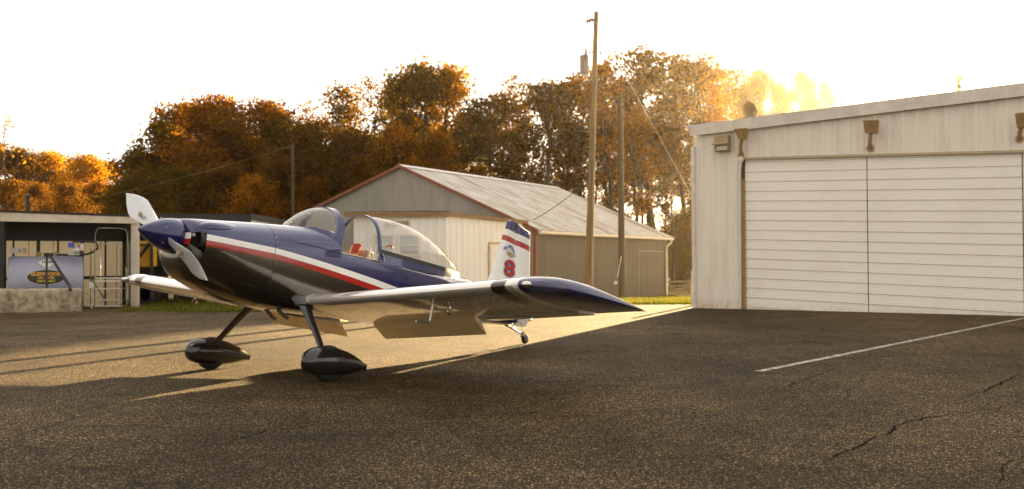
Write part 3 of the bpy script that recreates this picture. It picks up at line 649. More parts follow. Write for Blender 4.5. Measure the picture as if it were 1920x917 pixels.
# tail
def slab(name, pts, th, m, parent, n=9):     # surface with a streamlined section; pts: (xle, xte, z) rows
    mb = MB(); rings = []
    for xl, xt, z in pts:
        c = xl - xt; ring = []
        for k in range(2 * n):
            a = 2 * PI * k / (2 * n); u = .5 - .5 * math.cos(a); v = math.sin(a) * th * .5 * (1 - .55 * u) * min(1, c / .5 + .4)
            ring.append((xl - c * u, v, z))
        rings.append(ring)
    mb.grid(rings, True, (True, True)); return mb.build(name, m, parent, True, 40)
HX = lambda z: -4.02 - .10 * (1.2 - z)
fle = lambda z: -3.834 + (1.205 - z) * .36 if z > .3 else -3.508 + (.3 - z) * 1.2
fin = slab('fin', [(fle(z), HX(z), z) for z in (0.02, .15, .3, .5, .8, 1.06, 1.15, 1.185, 1.205)][:-1] + [(-3.875, HX(1.2), 1.203)], .085, M['tail'], plane)
rud = slab('rudder', [(HX(-.2) - .02, -4.44, -.27), (HX(-.2) - .01, -4.50, -.24), (HX(-.2) - .01, -4.53, -.18), (HX(.1) - .008, -4.50, .1), (HX(.5) - .008, -4.46, .5), (HX(1.) - .008, -4.40, 1.0), (HX(1.12) - .008, -4.385, 1.118), (HX(1.17) - .008, -4.2, 1.155), (HX(1.19) - .008, -4.08, 1.185)], .07, M['tail'], plane)
mb = MB(); mb.lathe([(.003, -.045), (.022, -.03), (.028, 0), (.024, .03), (.003, .05)], (-4.56, 0, -.145), 'X', 12); mb.build('tail_light', M['white'], rud, True)
mb = MB(); mb.box((HX(1.15) - .004, 0, 1.14), (.012, .02, .12)); mb.build('hinge_gap', M['black'], fin)
for s in (1, -1):
    mb = MB(); rings = []
    for y, xl, xt in ((.03, -3.45, -3.98), (.6, -3.6, -4.0), (1.1, -3.76, -4.02), (1.16, -3.84, -4.02)):
        c = xl - xt; rings.append([(xl - c * (.5 - .5 * math.cos(a)), s * y, .06 + .03 * math.sin(a)) for a in np.linspace(0, 2 * PI, 17)[:-1]])
    mb.grid(rings, True, (True, True)); st = mb.build('stabilizer', M['silver'], plane, True, 45)
    mb = MB(); rings = []
    for y, xl, xt in ((.05, -4.0, -4.36), (.6, -4.01, -4.33), (1.15, -4.03, -4.30)):
        c = xl - xt; rings.append([(xl - c * (.5 - .5 * math.cos(a)), s * y, .06 + .022 * math.sin(a) * (1.1 - (.5 - .5 * math.cos(a)))) for a in np.linspace(0, 2 * PI, 17)[:-1]])
    mb.grid(rings, True, (True, True)); mb.build('elevator', M['silver'], st, True, 45)
# tail wheel
mb = MB(); mb.tube([(-3.98, 0, -.28), (-4.2, 0, -.325), (-4.40, 0, -.375)], [.016, .014, .013], 10); mb.box((-4.405, 0, -.372), (.06, .045, .05)); mb.tube([(-4.41, 0, -.37), (-4.43, .0, -.345)], .018, 10)
spg = mb.build('tail_spring', M['steel'], plane, True, 50)
mb = MB()
for s in (1, -1): mb.tube([(-4.18, s * .06, -.20), (-4.25, s * .075, -.225), (-4.3, s * .075, -.29), (-4.36, s * .07, -.32), (-4.45, s * .055, -.345)], .007, 6)
mb.build('steering_link', M['steel'], spg, True)
mb = MB()
for s in (1, -1): mb.tube([(-4.415, s * .02, -.385), (-4.44, s * .032, -.41), (-4.485, s * .036, -.434)], [.014, .013, .010], 8)
mb.build('wheel_fork', M['steel'], spg, True)
mb = MB(); mb.lathe([(.03, -.024), (.052, -.026), (.066, -.016), (.07, 0), (.066, .016), (.052, .026), (.03, .024)], (-4.49, 0, -.434), 'Y', 24); tw = mb.build('tail_wheel', M['rubber'], plane, True, 60)
mb = MB(); mb.lathe([(.005, -.03), (.032, -.0285), (.034, .0285), (.005, .03)], (-4.49, 0, -.434), 'Y', 16); mb.build('hub', M['steel'], tw, True)
# small fittings on the fuselage side: air vent, belly antenna, drains
mb = MB(); mb.prism([(.40, .414, -.155), (.30, .414, -.115), (.30, .414, -.175)], (0, .004, 0)); mb.box((.30, .414, -.145), (.012, .014, .065)); mb.build('air_vent', M['black'], fus)
mb = MB(); mb.tube([(.2, 0, -.56), (.1, .0, -.64), (.06, 0, -.65)], .022, 10); mb.tube([(.2, .2, -.56), (.1, .2, -.62), (.06, .2, -.63)], .022, 10); mb.build('exhaust_pipe', M['steel'], fus, True)
mb = MB(); sw = [(x, y * 1.0015, z * 1.0015) for x, y, z in section(.503, .322, -.565, .41, -.02, 2.4, 3.2, 96)]; sw2 = [(.497, y, z) for x, y, z in sw]
mb.grid([sw, sw2], True); mb.build('cowl_seam', M['black'], cowl, True)
for k in range(16):
    mb = MB(); x = .475; a = R(8 + k * 10.5); y, z = .411 * sup(math.cos(a), 2.4), -.02 + .344 * sup(math.sin(a), 2.4)
    mb.lathe([(.0001, -.002), (.005, -.002), (.005, .002), (.0001, .002)], (x, y, z), 'Y', 8)
    mb.build('rivet', M['steel'], fus)
mb = MB(); mb.tube([(.45, .404, .165), (.1, .410, .158), (-.2, .408, .148), (-.40, .407, .138)], .003, 5); mb.build('panel_line', M['dark'], fus, True)

# ---- lettering
def text_mesh(s, size, ext=0.0, bold=0., sx=1.):
    cu = bpy.data.curves.new('t', 'FONT'); cu.body = s; cu.size = size; cu.align_x = 'CENTER'; cu.align_y = 'CENTER'; cu.offset = bold; cu.extrude = ext; cu.resolution_u = 6
    ob = bpy.data.objects.new('t', cu); col.objects.link(ob); dg = bpy.context.evaluated_depsgraph_get()
    me = bpy.data.meshes.new_from_object(ob.evaluated_get(dg)); bpy.data.objects.remove(ob); bpy.data.curves.remove(cu)
    for v in me.vertices: v.co.x *= sx
    return me
def put_text(name, s, size, fn, m, parent, bold=0., sx=1., ext=0.):
    me = text_mesh(s, size, ext, bold, sx); me.name = name
    for v in me.vertices: v.co = fn(v.co)
    me.materials.append(m); o = bpy.data.objects.new(name, me); col.objects.link(o)
    if parent: o.parent = parent
    return o
for s in (1, -1):
    # x runs aft (to the right in view) on the left side
    def finmap(off, dx=0., dz=0.): return lambda c: Vector((-3.915 - s * c.x * 1.0 + dx, s * (.0435 + off), .505 + c.y + dz + .06 * c.x * s * 0))
    put_text('numeral_shadow', '8', .31, finmap(.001, -.016, -.012), M['ltblue'], fin, .008, 1.6)
    put_text('numeral_outline', '8', .31, finmap(.0025), M['blacksign'], fin, .0095, 1.6)
    put_text('numeral', '8', .31, finmap(.004), M['signred'], fin, .005, 1.6)
    mb = MB(); Y = s * .045
    def ep(pts, dy, m):
        mb.add([(-3.87 - 1.5 * u, Y + s * dy, .765 + v) for u, v in pts], [tuple(range(len(pts)))], m)
    ep([(-.02, .07), (.01, .085), (.05, .06), (.085, 0), (.095, -.05), (.075, -.035), (.05, .01), (.02, .045), (-.02, .055)], .001, 0)      # raised wing
    ep([(-.085, .03), (-.06, .045), (-.035, .03), (-.04, .005), (-.075, .0)], .001, 0)                                                    # head
    ep([(-.035, .03), (-.02, .055), (.0, .05), (.0, .04), (-.02, .035)], .0015, 0)
    ep([(-.03, -.04), (.0, -.02), (.04, -.035), (.09, -.05), (.12, -.062), (.08, -.072), (.05, -.085), (.02, -.065), (-.03, -.052)], .001, 1)  # body and claws
    ep([(-.04, .005), (-.03, .02), (.03, -.02), (.06, -.035), (.02, -.03)], .0012, 2)
    mb.build('eagle_emblem', [M['ltblue'], M['vent'], M['belt']], fin)
# ================================================================== the hangar on the right
G1 = gnd(1303, 577.5); G2 = gnd(1917, 592.5); HU = (G2 - G1).normalized(); HN = Vector((-HU.y, HU.x, 0))   # HN points away from the camera
if HN.y < 0: HN = -HN
HM = Matrix((( HU.x, HN.x, 0, G1.x), (HU.y, HN.y, 0, G1.y), (0, 0, 1, 0), (0, 0, 0, 1)))
HMI = HM.inverted()
def hp(px, py, off=0.0):               # a pixel -> (u, z) on the hangar's front wall plane
    r = ray(px, py); o = Vector((0, 0, CAM_H)); n = HN; p0 = G1 + HN * off
    s = (p0 - o).dot(n) / r.dot(n); q = HMI @ (o + r * s); return q.x, q.z
hangar = thing('hangar', 'large white metal hangar with a wide ribbed sliding door at the right of the apron', 'hangar', matrix=HM)
UD0, zd0 = hp(1392, 299); UD1 = hp(1916, 290)[0]; UM = hp(1626, 440)[0]; UEND = 16.4; DEP = 17.0
zt0 = hp(1297, 236)[1]; u1, z1 = hp(1919, 157); slope = (z1 - zt0) / (u1 - hp(1297, 236)[0])
URIDGE = UEND / 2 + .6
def rooftop(u): return zt0 + slope * (u if u < URIDGE else 2 * URIDGE - u)
dtl, dtr = hp(1392, 299)[1], hp(1916, 286)[1]
def doortop(u): return dtl + (dtr - dtl) * (u - UD0) / (UD1 - UD0)
UD2 = UEND - UD0
def ribbed(mb, u0, u1, zlo, zhi, y, pitch=.30, dep=.022, m=0, ax='u'):      # vertical metal siding: flat pans and narrow ribs
    u = u0; P = []
    while u < u1 - 1e-6:
        for du, dd in ((0, 0), (pitch * .55, 0), (pitch * .66, dep), (pitch * .86, dep)):
            if u + du < u1: P.append((u + du, dd))
        P.append((min(u + pitch, u1), 0)); u += pitch
    for (a, d0), (b, d1) in zip(P[:-1], P[1:]):
        if b - a < 1e-4: continue
        f = (lambda uu, d, z: (uu, y - d, z)) if ax == 'u' else (lambda uu, d, z: (y - d, uu, z))
        mb.add([f(a, d0, zlo(a)), f(b, d1, zlo(b)), f(b, d1, zhi(b)), f(a, d0, zhi(a))], [(0, 1, 2, 3)], m)
mb = MB()
ribbed(mb, .0, UD0 - .06, lambda u: -.05, lambda u: rooftop(u) - .1, 0)
ribbed(mb, UD0 - .06, UD2 + .06, doortop, lambda u: rooftop(u) - .1, 0)
ribbed(mb, UD2 + .06, UEND, lambda u: -.05, lambda u: rooftop(u) - .1, 0)
mb.build('front_wall', M['hangar'], hangar)
mb = MB()
ribbed(mb, 0.02, DEP, lambda u: -.4, lambda u: zt0 - .12, 0.0, ax='v'); ribbed(mb, 0.02, DEP, lambda u: -.4, lambda u: rooftop(UEND) - .12, UEND, ax='v')
mb.add([(0, DEP, -.5), (UEND, DEP, -.5), (UEND, DEP, rooftop(UEND) - .12), (URIDGE, DEP, rooftop(URIDGE) - .12), (0, DEP, zt0 - .12)], [(0, 1, 2, 3, 4)])
mb.build('side_wall', M['hangar'], hangar)
mb = MB()
for a, b in ((-.14, URIDGE), (URIDGE, UEND + .14)):
    za, zb = rooftop(max(a, 0)) - (.02 if a < 0 else 0), rooftop(b if b <= UEND else UEND)
    if a < 0: za = zt0 + slope * a
    mb.prism([(a, -.10, za), (b, -.10, zb), (b, -.10, zb - .05), (a, -.10, za - .05)], (0, DEP + .2, 0))
mb.build('roof', M['shed_roof'], hangar)
mb = MB(); fh = zt0 - hp(1299, 256)[1]
u0 = hp(1297, 240)[0]; uj = hp(1415, 220)[0]
for a, b in ((u0, uj - .004), (uj + .004, URIDGE), (URIDGE + .003, UEND + .1)):
    za, zb = zt0 + slope * a, rooftop(min(b, UEND)); za = za if a < URIDGE else rooftop(a)
    mb.prism([(a, -.13, za + .005), (b, -.13, zb + .005), (b, -.13, zb - fh), (a, -.13, za - fh)], (0, .024, 0))
mb.build('roof_fascia', M['trim'], hangar)
mb = MB(); mb.box((.0, -.005, 2.0), (.10, .10, 4.2)); mb.build('corner_trim', M['trim'], hangar, bevel=.01)
# door: rows of lapped horizontal siding, tilted a little as in the photo
SL = .000347
def ribline(y0):                       # a rib that crosses px 1392 at y0
    a = hp(1392, y0, .05); b = hp(1916, y0 + (y0 - 392) * SL * 524, .05); return a, b
rows = [298 + 4 + 18.0 * k for k in range(-1, 16)]
ys = [323.0, 340.8, 358.6, 376.6, 394.6, 412.7, 431.0, 448.6, 466.4, 484.2, 502.2, 520.4, 538.4, 556.6, 574.6, 592.5]
ys = [299.0, 305.0] + ys
def leaf(uA, uB, name):
    mb = MB(); L = [ribline(y) for y in ys]
    def zz(k, u): (a, b) = L[k]; return a[1] + (b[1] - a[1]) * (u - a[0]) / (b[0] - a[0])
    def V(u, y, z): return (u, y, z)
    for k in range(len(ys) - 1):
        prev = [zz(k, uA), zz(k, uB)]; nxt = [zz(k + 1, uA), zz(k + 1, uB)]
        n = 5; prof = []
        for i in range(n + 1):
            t = i / n; y = .050 - .018 * t
            prof.append((t, y + .008)); 
            if i < n: prof += [(t + .10, y + .006), (t + .16, y + .003)]
        for (t0, ya), (t1, yb) in zip(prof[:-1], prof[1:]):
            if t1 - t0 < 1e-5: continue
            za0 = prev[0] + (nxt[0] - prev[0]) * t0; zb0 = prev[1] + (nxt[1] - prev[1]) * t0; za1 = prev[0] + (nxt[0] - prev[0]) * t1; zb1 = prev[1] + (nxt[1] - prev[1]) * t1
            mb.add([V(uA, ya, za0), V(uB, ya, zb0), V(uB, yb, zb1), V(uA, yb, za1)], [(0, 1, 2, 3)])
        mb.add([V(uA, prof[-1][1], nxt[0]), V(uB, prof[-1][1], nxt[1]), V(uB, .064, nxt[1] - .004), V(uA, .064, nxt[0] - .004)], [(0, 1, 2, 3)])
    mb.build(name, M['door'], hangar)
leaf(UD0 + .05, UM - .010, 'door'); leaf(UM + .010, UD1 - .010, 'door'); leaf(UD1 + .012, UD2 - .05, 'door')
mb = MB(); mb.box(((UD0 + UD2) / 2, 0.14, 1.85), (UD2 - UD0 + .2, .02, 4.0)); mb.build('door_backing', M['lampbrown'], hangar)
mb = MB()                              # dark header gap, jambs
mb.prism([(UD0 - .05, -.03, doortop(UD0)), (UD2 + .05, -.03, doortop(UD2)), (UD2 + .05, -.03, doortop(UD2) + .055), (UD0 - .05, -.03, doortop(UD0) + .055)], (0, .12, 0))
mb.build('door_header', M['tan'], hangar)
for u in (UD0 - .0, UD2):
    mb = MB(); mb.box((u, .03, 1.55), (.10, .06, 3.3)); mb.build('door_jamb', M['lampbrown'], hangar)
mb = MB(); u, z = hp(1389, 300, -.06); mb.tube([(u + .01, -.06, z), (u - .03, -.06, z - .25), (u - .05, -.06, .02)], .035, 10); mb.lathe([(.01, -.06), (.07, -.04), (.07, .04), (.01, .06)], (u, -.06, z + .01), 'Y', 14); mb.build('jamb_conduit', M['gutter'], hangar, True)
# fixtures
def flood(pxs, name='floodlight'):
    (x0, y0), (x1, y1), (xb0, yb0), (xb1, yb1), (sx, s0), (sy, s1) = pxs
    mb = MB(); q = [hp(x0, y0, -.35), hp(x1, y1, -.35), hp(xb1, yb1, -.28), hp(xb0, yb0, -.28)]
    fr = [(q[0][0], -.42, q[0][1]), (q[1][0], -.42, q[1][1]), (q[2][0], -.30, q[2][1]), (q[3][0], -.30, q[3][1])]
    bk = [(q[0][0] + .03, -.20, q[0][1] - .02), (q[1][0] - .03, -.20, q[1][1] - .02), (q[2][0], -.2, q[2][1]), (q[3][0], -.2, q[3][1])]
    mb.grid([fr, bk], True, (True, True)); fl = mb.build('floodlight', M['lampbrown'], hangar, bevel=.012)
    a, b = hp(sx, s0, -.2), hp(sy, s1, -.05)
    mb = MB(); mb.tube([(a[0], -.22, a[1]), (a[0] * .5 + b[0] * .5, -.18, (a[1] + b[1]) / 2), (b[0], -.03, b[1])], .045, 10); mb.lathe([(.01, -.03), (.08, -.02), (.08, .01), (.01, .02)], (b[0], -.03, b[1]), 'Y', 14); mb.build('bracket', M['lampbrown'], fl, True)
flood([(1377, 242), (1403, 240), (1386, 262), (1398, 263), (1391, 262), (1389, 291)])
flood([(1619, 226), (1649, 225), (1622, 250), (1645, 250), (1633, 250), (1631, 278)])
flood([(1903, 213), (1936, 210), (1907, 240), (1930, 240), (1914, 240), (1911, 260)])
mb = MB(); a = hp(1342, 255, -.1); b = hp(1368, 283, -.1); cu, cz = (a[0] + b[0]) / 2, (a[1] + b[1]) / 2
W_, H_ = b[0] - a[0], a[1] - b[1]
mb.box((cu, -.10, cz), (W_, .20, H_)); bx = mb.build('wall_lamp_box', M['vent'], hangar, bevel=.015)
mb = MB(); mb.prism([(cu - W_ / 2 - .04, -.20, cz + .02), (cu - W_ / 2 - .04, -.32, cz - .02), (cu - W_ / 2 - .04, -.32, cz - .05), (cu - W_ / 2 - .04, -.20, cz - .02)], (W_ + .06, 0, 0)); mb.build('hood', M['vent'], bx)
mb = MB(); mb.box((cu + .02, -.206, cz - .12), (W_ * .72, .02, H_ * .27)); mb.build('lens', M['whitebox'], bx)
mb = MB(); u, z = hp(1413, 205, .15); ur = u; zr = rooftop(u)
mb.lathe([(.005, .16), (.05, .14), (.07, .05), (.12, -.03), (.215, -.14), (.20, -.14), (.11, -.02), (.02, .06)], (0, 0, 0), 'Y', 26)
T = Matrix.Translation((u, .12, zr + .235)) @ Matrix.Rotation(R(-18), 4, 'Z') @ Matrix.Rotation(R(14), 4, 'X'); mb.v = [tuple(T @ Vector(p)) for p in mb.v]
hn = mb.build('horn_loudspeaker', M['vent'], hangar, True, 60)
mb = MB(); mb.tube([(u + .02, .12, zr - .05), (u + .02, .12, zr + .16)], .025, 8); mb.build('mount', M['trim'], hn, True)
# white pipe stub beside the hangar corner, weed clump at the door
p = gnd(1300, 573); mb = MB(); mb.tube([(p.x, p.y, -.05), (p.x, p.y, .93)], .055, 12); mb.box((p.x + .05, p.y + .02, .30), (.06, .05, .64))
tag(mb.build('bollard', M['gutter'], None, True), 'short white bollard beside the left corner of the large white hangar', 'bollard')
mb = MB(); p = gnd(1788, 588)
for k in range(160):
    a = random.uniform(0, 2 * PI); r_ = random.uniform(0, .11); h = random.uniform(.02, .09) * (1 - r_ * 4)
    q = Vector((p.x + r_ * math.cos(a), p.y + .3 * r_ * math.sin(a), abs(h))); d = Vector((random.gauss(0, .02), random.gauss(0, .01), random.gauss(0, .02)))
    mb.add([q, q + d, q + Vector((d.z, d.x, abs(d.y) + .015))], [(0, 1, 2)])
tag(mb.build('weed_clump', M['leaf_brown']), 'small dark clump of weed at the foot of the hangar door', 'weed')

# ================================================================== grey metal shed behind the aeroplane
FI = R(30); GD = Vector((-math.cos(FI), math.sin(FI), 0)); SD = Vector((math.sin(FI), math.cos(FI), 0))
C1 = at(1003, 545, 36.0); C1.z = 0
SM = Matrix(((-GD.x, SD.x, 0, C1.x), (-GD.y, SD.y, 0, C1.y), (0, 0, 1, 0), (0, 0, 0, 1)))      # local x along the gable (to the right), y along the side wall
SMI = SM.inverted()
def sp(px, py, gable=True, off=0.):
    n = SD if gable else -GD; r = ray(px, py); o = Vector((0, 0, CAM_H)); p0 = C1 + n * off
    s = (p0 - o).dot(n) / r.dot(n); return SMI @ (o + r * s)
shed = thing('metal_shed', 'grey metal shed with a low gable and rust red roof trim behind the airplane', 'shed', matrix=SM)
ap = sp(752, 311); ev = sp(1005, 427); lf = sp(600, 386); e2 = sp(1250, 438, False)
SLn = e2.y; ze = ev.z; zr = ap.z; xr = ap.x; lsl = (zr - lf.z) / (xr - lf.x); xl = -14.2; zl = zr + lsl * (xl - xr)
def gtop(x): return zr + (lsl * (x - xr) if x < xr else (ze - zr) * (x - xr) / (0 - xr))
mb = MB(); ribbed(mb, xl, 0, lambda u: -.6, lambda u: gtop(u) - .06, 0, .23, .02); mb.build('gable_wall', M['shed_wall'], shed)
mb = MB(); yv = 0.02
P = []; pitch = .23
y = yv
while y < SLn - .02:
    for du, dd in ((0, 0), (pitch * .5, 0), (pitch * .62, .022), (pitch * .86, .022)): P.append((y + du, dd))
    y += pitch
for (a, d0), (b, d1) in zip(P[:-1], P[1:]): mb.add([(d0, a, -.9), (d1, b, -.9), (d1, b, ze - .05), (d0, a, ze - .05)], [(0, 1, 2, 3)])
mb.add([(0, SLn, -.9), (xl, SLn, -.9), (xl, SLn, zl), (xr, SLn, zr - .05), (0, SLn, ze - .05)], [(0, 1, 2, 3, 4)])
mb.add([(xl, 0, -.9), (xl, SLn, -.9), (xl, SLn, zl - .05), (xl, 0, zl - .05)], [(0, 1, 2, 3)])
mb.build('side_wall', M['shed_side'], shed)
mb = MB()                              # corrugated roof sheets, ribs running down the slope
def slope_sheet(xa, za, xb, zb):
    y = -.12; pts = []
    while y < SLn + .15:
        pts += [(y, 0), (y + .13, 0), (y + .16, .03), (y + .19, .03), (y + .22, 0)]; y += .25
    for (a, d0), (b, d1) in zip(pts[:-1], pts[1:]):
        if b - a < 1e-5: continue
        mb.add([(xa, a, za + d0), (xa, b, za + d1), (xb, b, zb + d1), (xb, a, zb + d0)], [(0, 1, 2, 3)])
ov = .22; zo = ze + (ze - zr) / (0 - xr) * ov
slope_sheet(xr, zr, ov, zo); slope_sheet(xr, zr, xl - ov, zl - lsl * ov)
mb.build('roof', M['shed_roof'], shed)
mb = MB(); mb.prism([(xr - .25, -.14, zr + lsl * -.25 + .05), (xr, -.14, zr + .06), (xr + .25, -.14, gtop(xr + .25) + .05), (xr, -.14, zr + .03)], (0, SLn + .28, 0)); mb.build('ridge_cap', M['trim'], shed)
mb = MB()
mb.prism([(xr, -.16, zr + .04), (ov, -.16, zo + .04), (ov, -.16, zo - .09), (xr, -.16, zr - .09)], (0, .05, 0)); mb.build('rake_trim', M['rake'], shed)
mb = MB(); mb.prism([(xr - .004, -.16, zr + .04), (xl - ov, -.16, zl - lsl * ov + .04), (xl - ov, -.16, zl - lsl * ov - .09), (xr - .004, -.16, zr - .09)], (0, .05, 0)); mb.build('rake_trim', M['rake'], shed)
mb = MB(); mb.box((.02, .0, ze / 2 - .35), (.13, .13, ze + .6)); mb.build('corner_trim', M['rake'], shed)
mb = MB(); mb.prism([(ov, -.10, zo - .02), (ov + .14, -.10, zo - .02), (ov + .14, -.10, zo - .10), (ov + .10, -.10, zo - .15), (ov, -.10, zo - .15)], (0, SLn + .2, 0)); mb.build('gutter', M['gutter'], shed)
mb = MB(); mb.tube([(ov + .06, SLn - .05, zo - .14), (ov + .04, SLn - .08, zo - .25), (.10, SLn - .25, zo - .45), (.08, SLn - .25, zo - .6), (.08, SLn - .25, -.75)], .06, 8); mb.build('downspout', M['gutter'], shed, True)
dp = sp(1197, 500, False); dq = sp(1231, 500, False)
mb = MB(); mb.box((.025, dp.y, .55), (.02, .04, 2.3)); mb.box((.025, (dp.y + SLn) / 2 - .15, 1.68), (.02, SLn - dp.y - .4, .03)); mb.build('door_frame', M['shed_wall'], shed)

# white annex in front of the gable
AC = at(837, 500, 33.0); AC.z = 0
AX = Vector((-1, .04, 0)).normalized(); g0 = sp(985, 416); gE = SM @ Vector((g0.x, 0, 0)); gE.z = 0; AY = (gE - AC); AL = AY.length; AY.normalize()
annex = thing('annex', 'small white metal annex with a flat wood edged roof in front of the grey shed', 'annex', (AC.x, AC.y, 0))
def aw(x, y, z): return (x, y, z)      # local = world axes, origin at the corner
LA = -(at(662, 500, 33.0).x - AC.x); LR = -(at(645, 500, 33.).x - AC.x)
zf1 = at(837, 397, 33.0).z; zf0 = at(837, 407, 33.0).z; ze1 = at(985, 416, gE.y).z
def ribline_wall(mb, p0, p1, zlo, z0, z1, pitch=.3, dep=.02):
    d = (p1 - p0); L = d.length; d.normalize(); nrm = Vector((d.y, -d.x, 0)); 
    if nrm.y > 0: nrm = -nrm
    t = 0; Q = []
    while t < L:
        for k, dd in ((0, 0), (pitch * .6, 0), (pitch * .68, dep), (pitch * .88, dep)):
            if t + k < L: Q.append((t + k, dd))
        t += pitch
    Q.append((L, 0))
    for (a, d0), (b, d1) in zip(Q[:-1], Q[1:]):
        pa, pb = p0 + d * a + nrm * d0, p0 + d * b + nrm * d1; za, zb = z0 + (z1 - z0) * a / L, z0 + (z1 - z0) * b / L
        mb.add([(pa.x, pa.y, zlo), (pb.x, pb.y, zlo), (pb.x, pb.y, zb), (pa.x, pa.y, za)], [(0, 1, 2, 3)])
O = Vector((0, 0, 0)); PL = AX * LA; PE = AY * AL
mb = MB(); ribline_wall(mb, PL, O, -.3, zf1 - .05, zf1 - .05); mb.build('front_wall', M['annex'], annex)
mb = MB(); ribline_wall(mb, O, PE, -.3, zf1 - .05, ze1 - .02); mb.build('side_wall', M['annex'], annex)
mb = MB(); mb.add([tuple(PL) [:2] + (-.3,), (PL.x, PL.y + 4.2, -.3), (PL.x, PL.y + 4.2, zf1 - .05), (PL.x, PL.y, zf1 - .05)], [(0, 1, 2, 3)]); mb.build('side_wall', M['annex'], annex)
mb = MB(); b0 = Vector((.10, -.14, 0)); bl = AX * LR + Vector((0, -.14, 0))
mb.prism([(b0.x, b0.y, zf1), (bl.x, bl.y, zf1 + .01), (bl.x, bl.y, zf0 + .01), (b0.x, b0.y, zf0)], (0, .05, 0)); mb.build('fascia_board', M['board'], annex)
mb = MB(); e_ = PE + Vector((.12, -.0, 0)); mb.prism([(b0.x + .003, b0.y + .052, zf1 - .01), (e_.x, e_.y, ze1 + .05), (e_.x, e_.y, ze1 - .08), (b0.x + .003, b0.y + .052, zf0 + .03)], (-.05, .02, 0)); mb.build('fascia_board', M['board'], annex)
mb = MB(); ptsx = np.arange(bl.x, b0.x + .05, .055)
for i, xx in enumerate(ptsx[:-1]):
    za = zf1 + .02 + (.025 if i % 2 else 0); zb = zf1 + .02 + (.025 if (i + 1) % 2 else 0)
    mb.add([(xx, bl.y - .04, za), (ptsx[i + 1], bl.y - .04, zb), (ptsx[i + 1] , bl.y + 6.2, zb + .12), (xx, bl.y + 6.2, za + .12)], [(0, 1, 2, 3)])
mb.build('roof', M['shed_roof'], annex)
for xa, xb in ((703, 737), (748, 785)):
    A_ = at(xa, 441, 33.0) - AC; B_ = at(xb, 479, 33.0) - AC; yy = AX.y / AX.x * (A_.x + B_.x) / 2 - .035
    mb = MB(); w_, h_ = B_.x - A_.x, A_.z - B_.z; cx, cz = (A_.x + B_.x) / 2, (A_.z + B_.z) / 2
    for dx, dz, sx_, sz_ in ((-w_ / 2, 0, .07, h_ + .07), (w_ / 2, 0, .07, h_ + .07), (0, h_ / 2, w_ - .07, .07), (0, -h_ / 2, w_ - .07, .07), (0, 0, w_ - .07, .045)): mb.box((cx + dx, yy, cz + dz), (sx_, .05, sz_))
    wi = mb.build('window', M['trim'], annex); mb = MB(); mb.box((cx, yy + .012, cz), (w_ - .06, .015, h_ - .06)); mb.build('pane', M['windowglass'], wi)
A_ = at(721, 414, 33.) - AC; B_ = at(767, 423.5, 33.) - AC; cx, cz = (A_.x + B_.x) / 2, (A_.z + B_.z) / 2; w_, h_ = B_.x - A_.x, A_.z - B_.z; yy = AX.y / AX.x * cx - .04
mb = MB(); mb.box((cx, yy, cz), (w_, .02, h_)); sg = mb.build('name_sign', M['tan'], annex, bevel=.003)
put_text('sign_lettering', 'PILOT SHOP CENTER', .16, lambda c: Vector((cx + c.x * .98, yy - .0125, cz + c.y)), M['blacksign'], sg, 0, .52)
q = AY * (AL * .62); mb = MB(); dn = Vector((AY.y, -AY.x, 0))
for t, z, wd, hh in ((-.45, .75, .07, 2.2), (.45, .75, .07, 2.2), (0, 1.885, .97, .07)):
    c = q + AY * t + dn * .03; mb.box((c.x, c.y, z), (.05, wd, hh), math.atan2(AY.y, AY.x) - PI / 2)
dfm = mb.build('door', M['tan'], annex); mb = MB(); c = q + dn * .012; mb.box((c.x, c.y, .75), (.03, .83, 2.2), math.atan2(AY.y, AY.x) - PI / 2); mb.build('door_leaf', M['annex'], dfm)

# ================================================================== low dark shed and the fuel shelter at the left
FA = at(-30, 500, 24.4); FB = at(253, 500, 26.0); FA.z = FB.z = 0
shel = thing('fuel_shelter', 'open fronted fuel shelter with a bright metal fascia at the left of the apron', 'shelter', (FB.x, FB.y, 0))
SX = (FA - FB); SLX = SX.length; SX.normalize(); SY = Vector((SX.y, -SX.x, 0)); 
if SY.y < 0: SY = -SY
zA1, zA0 = at(-30, 397.5, 24.4).z, at(-30, 414, 24.4).z; zB1, zB0 = at(253, 407.5, 26.).z, at(253, 418, 26.).z
LX = SLX + 3.0
def zl_(t, a, b): return b + (a - b) * t / SLX
mb = MB(); E = SX * LX
mb.prism([(.10, -.06, zB1), (E.x, E.y - .06, zl_(LX, zA1, zB1)), (E.x, E.y - .06, zl_(LX, zA0, zB0)), (.10, -.06, zB0 - .02)], (0, .03, 0)); mb.build('fascia', M['fascia'], shel)
mb = MB(); mb.box((.0, .02, zB0 / 2 - .15), (.20, .12, zB0 + .3)); mb.build('post', M['fascia'], shel, bevel=.01)
p1 = SX * (SLX - .38); mb = MB(); mb.box((p1.x, p1.y + .05, zA0 / 2), (.16, .12, zA0)); mb.build('post', M['black'], shel)
DP = 2.3
mb = MB(); R0, R1 = (.14, -.1), (E.x, E.y - .1)
def rp(t, dpt, z): v = SX * t + SY * dpt; return (v.x, v.y, z)
mb.add([(.14, -.08, zB1 + .01), (E.x, E.y - .08, zl_(LX, zA1, zB1) + .01), rp(LX, DP + .2, zl_(LX, zA1, zB1) - .12), rp(-.14, DP + .2, zB1 - .12),
        (.14, -.08, zB1 + .06), (E.x, E.y - .08, zl_(LX, zA1, zB1) + .06), rp(LX, DP + .2, zl_(LX, zA1, zB1) - .07), rp(-.14, DP + .2, zB1 - .07)],
       [(0, 1, 2, 3), (7, 6, 5, 4), (0, 4, 5, 1), (1, 5, 6, 2), (2, 6, 7, 3), (3, 7, 4, 0)]); mb.build('roof', M['dark_roof'], shel)
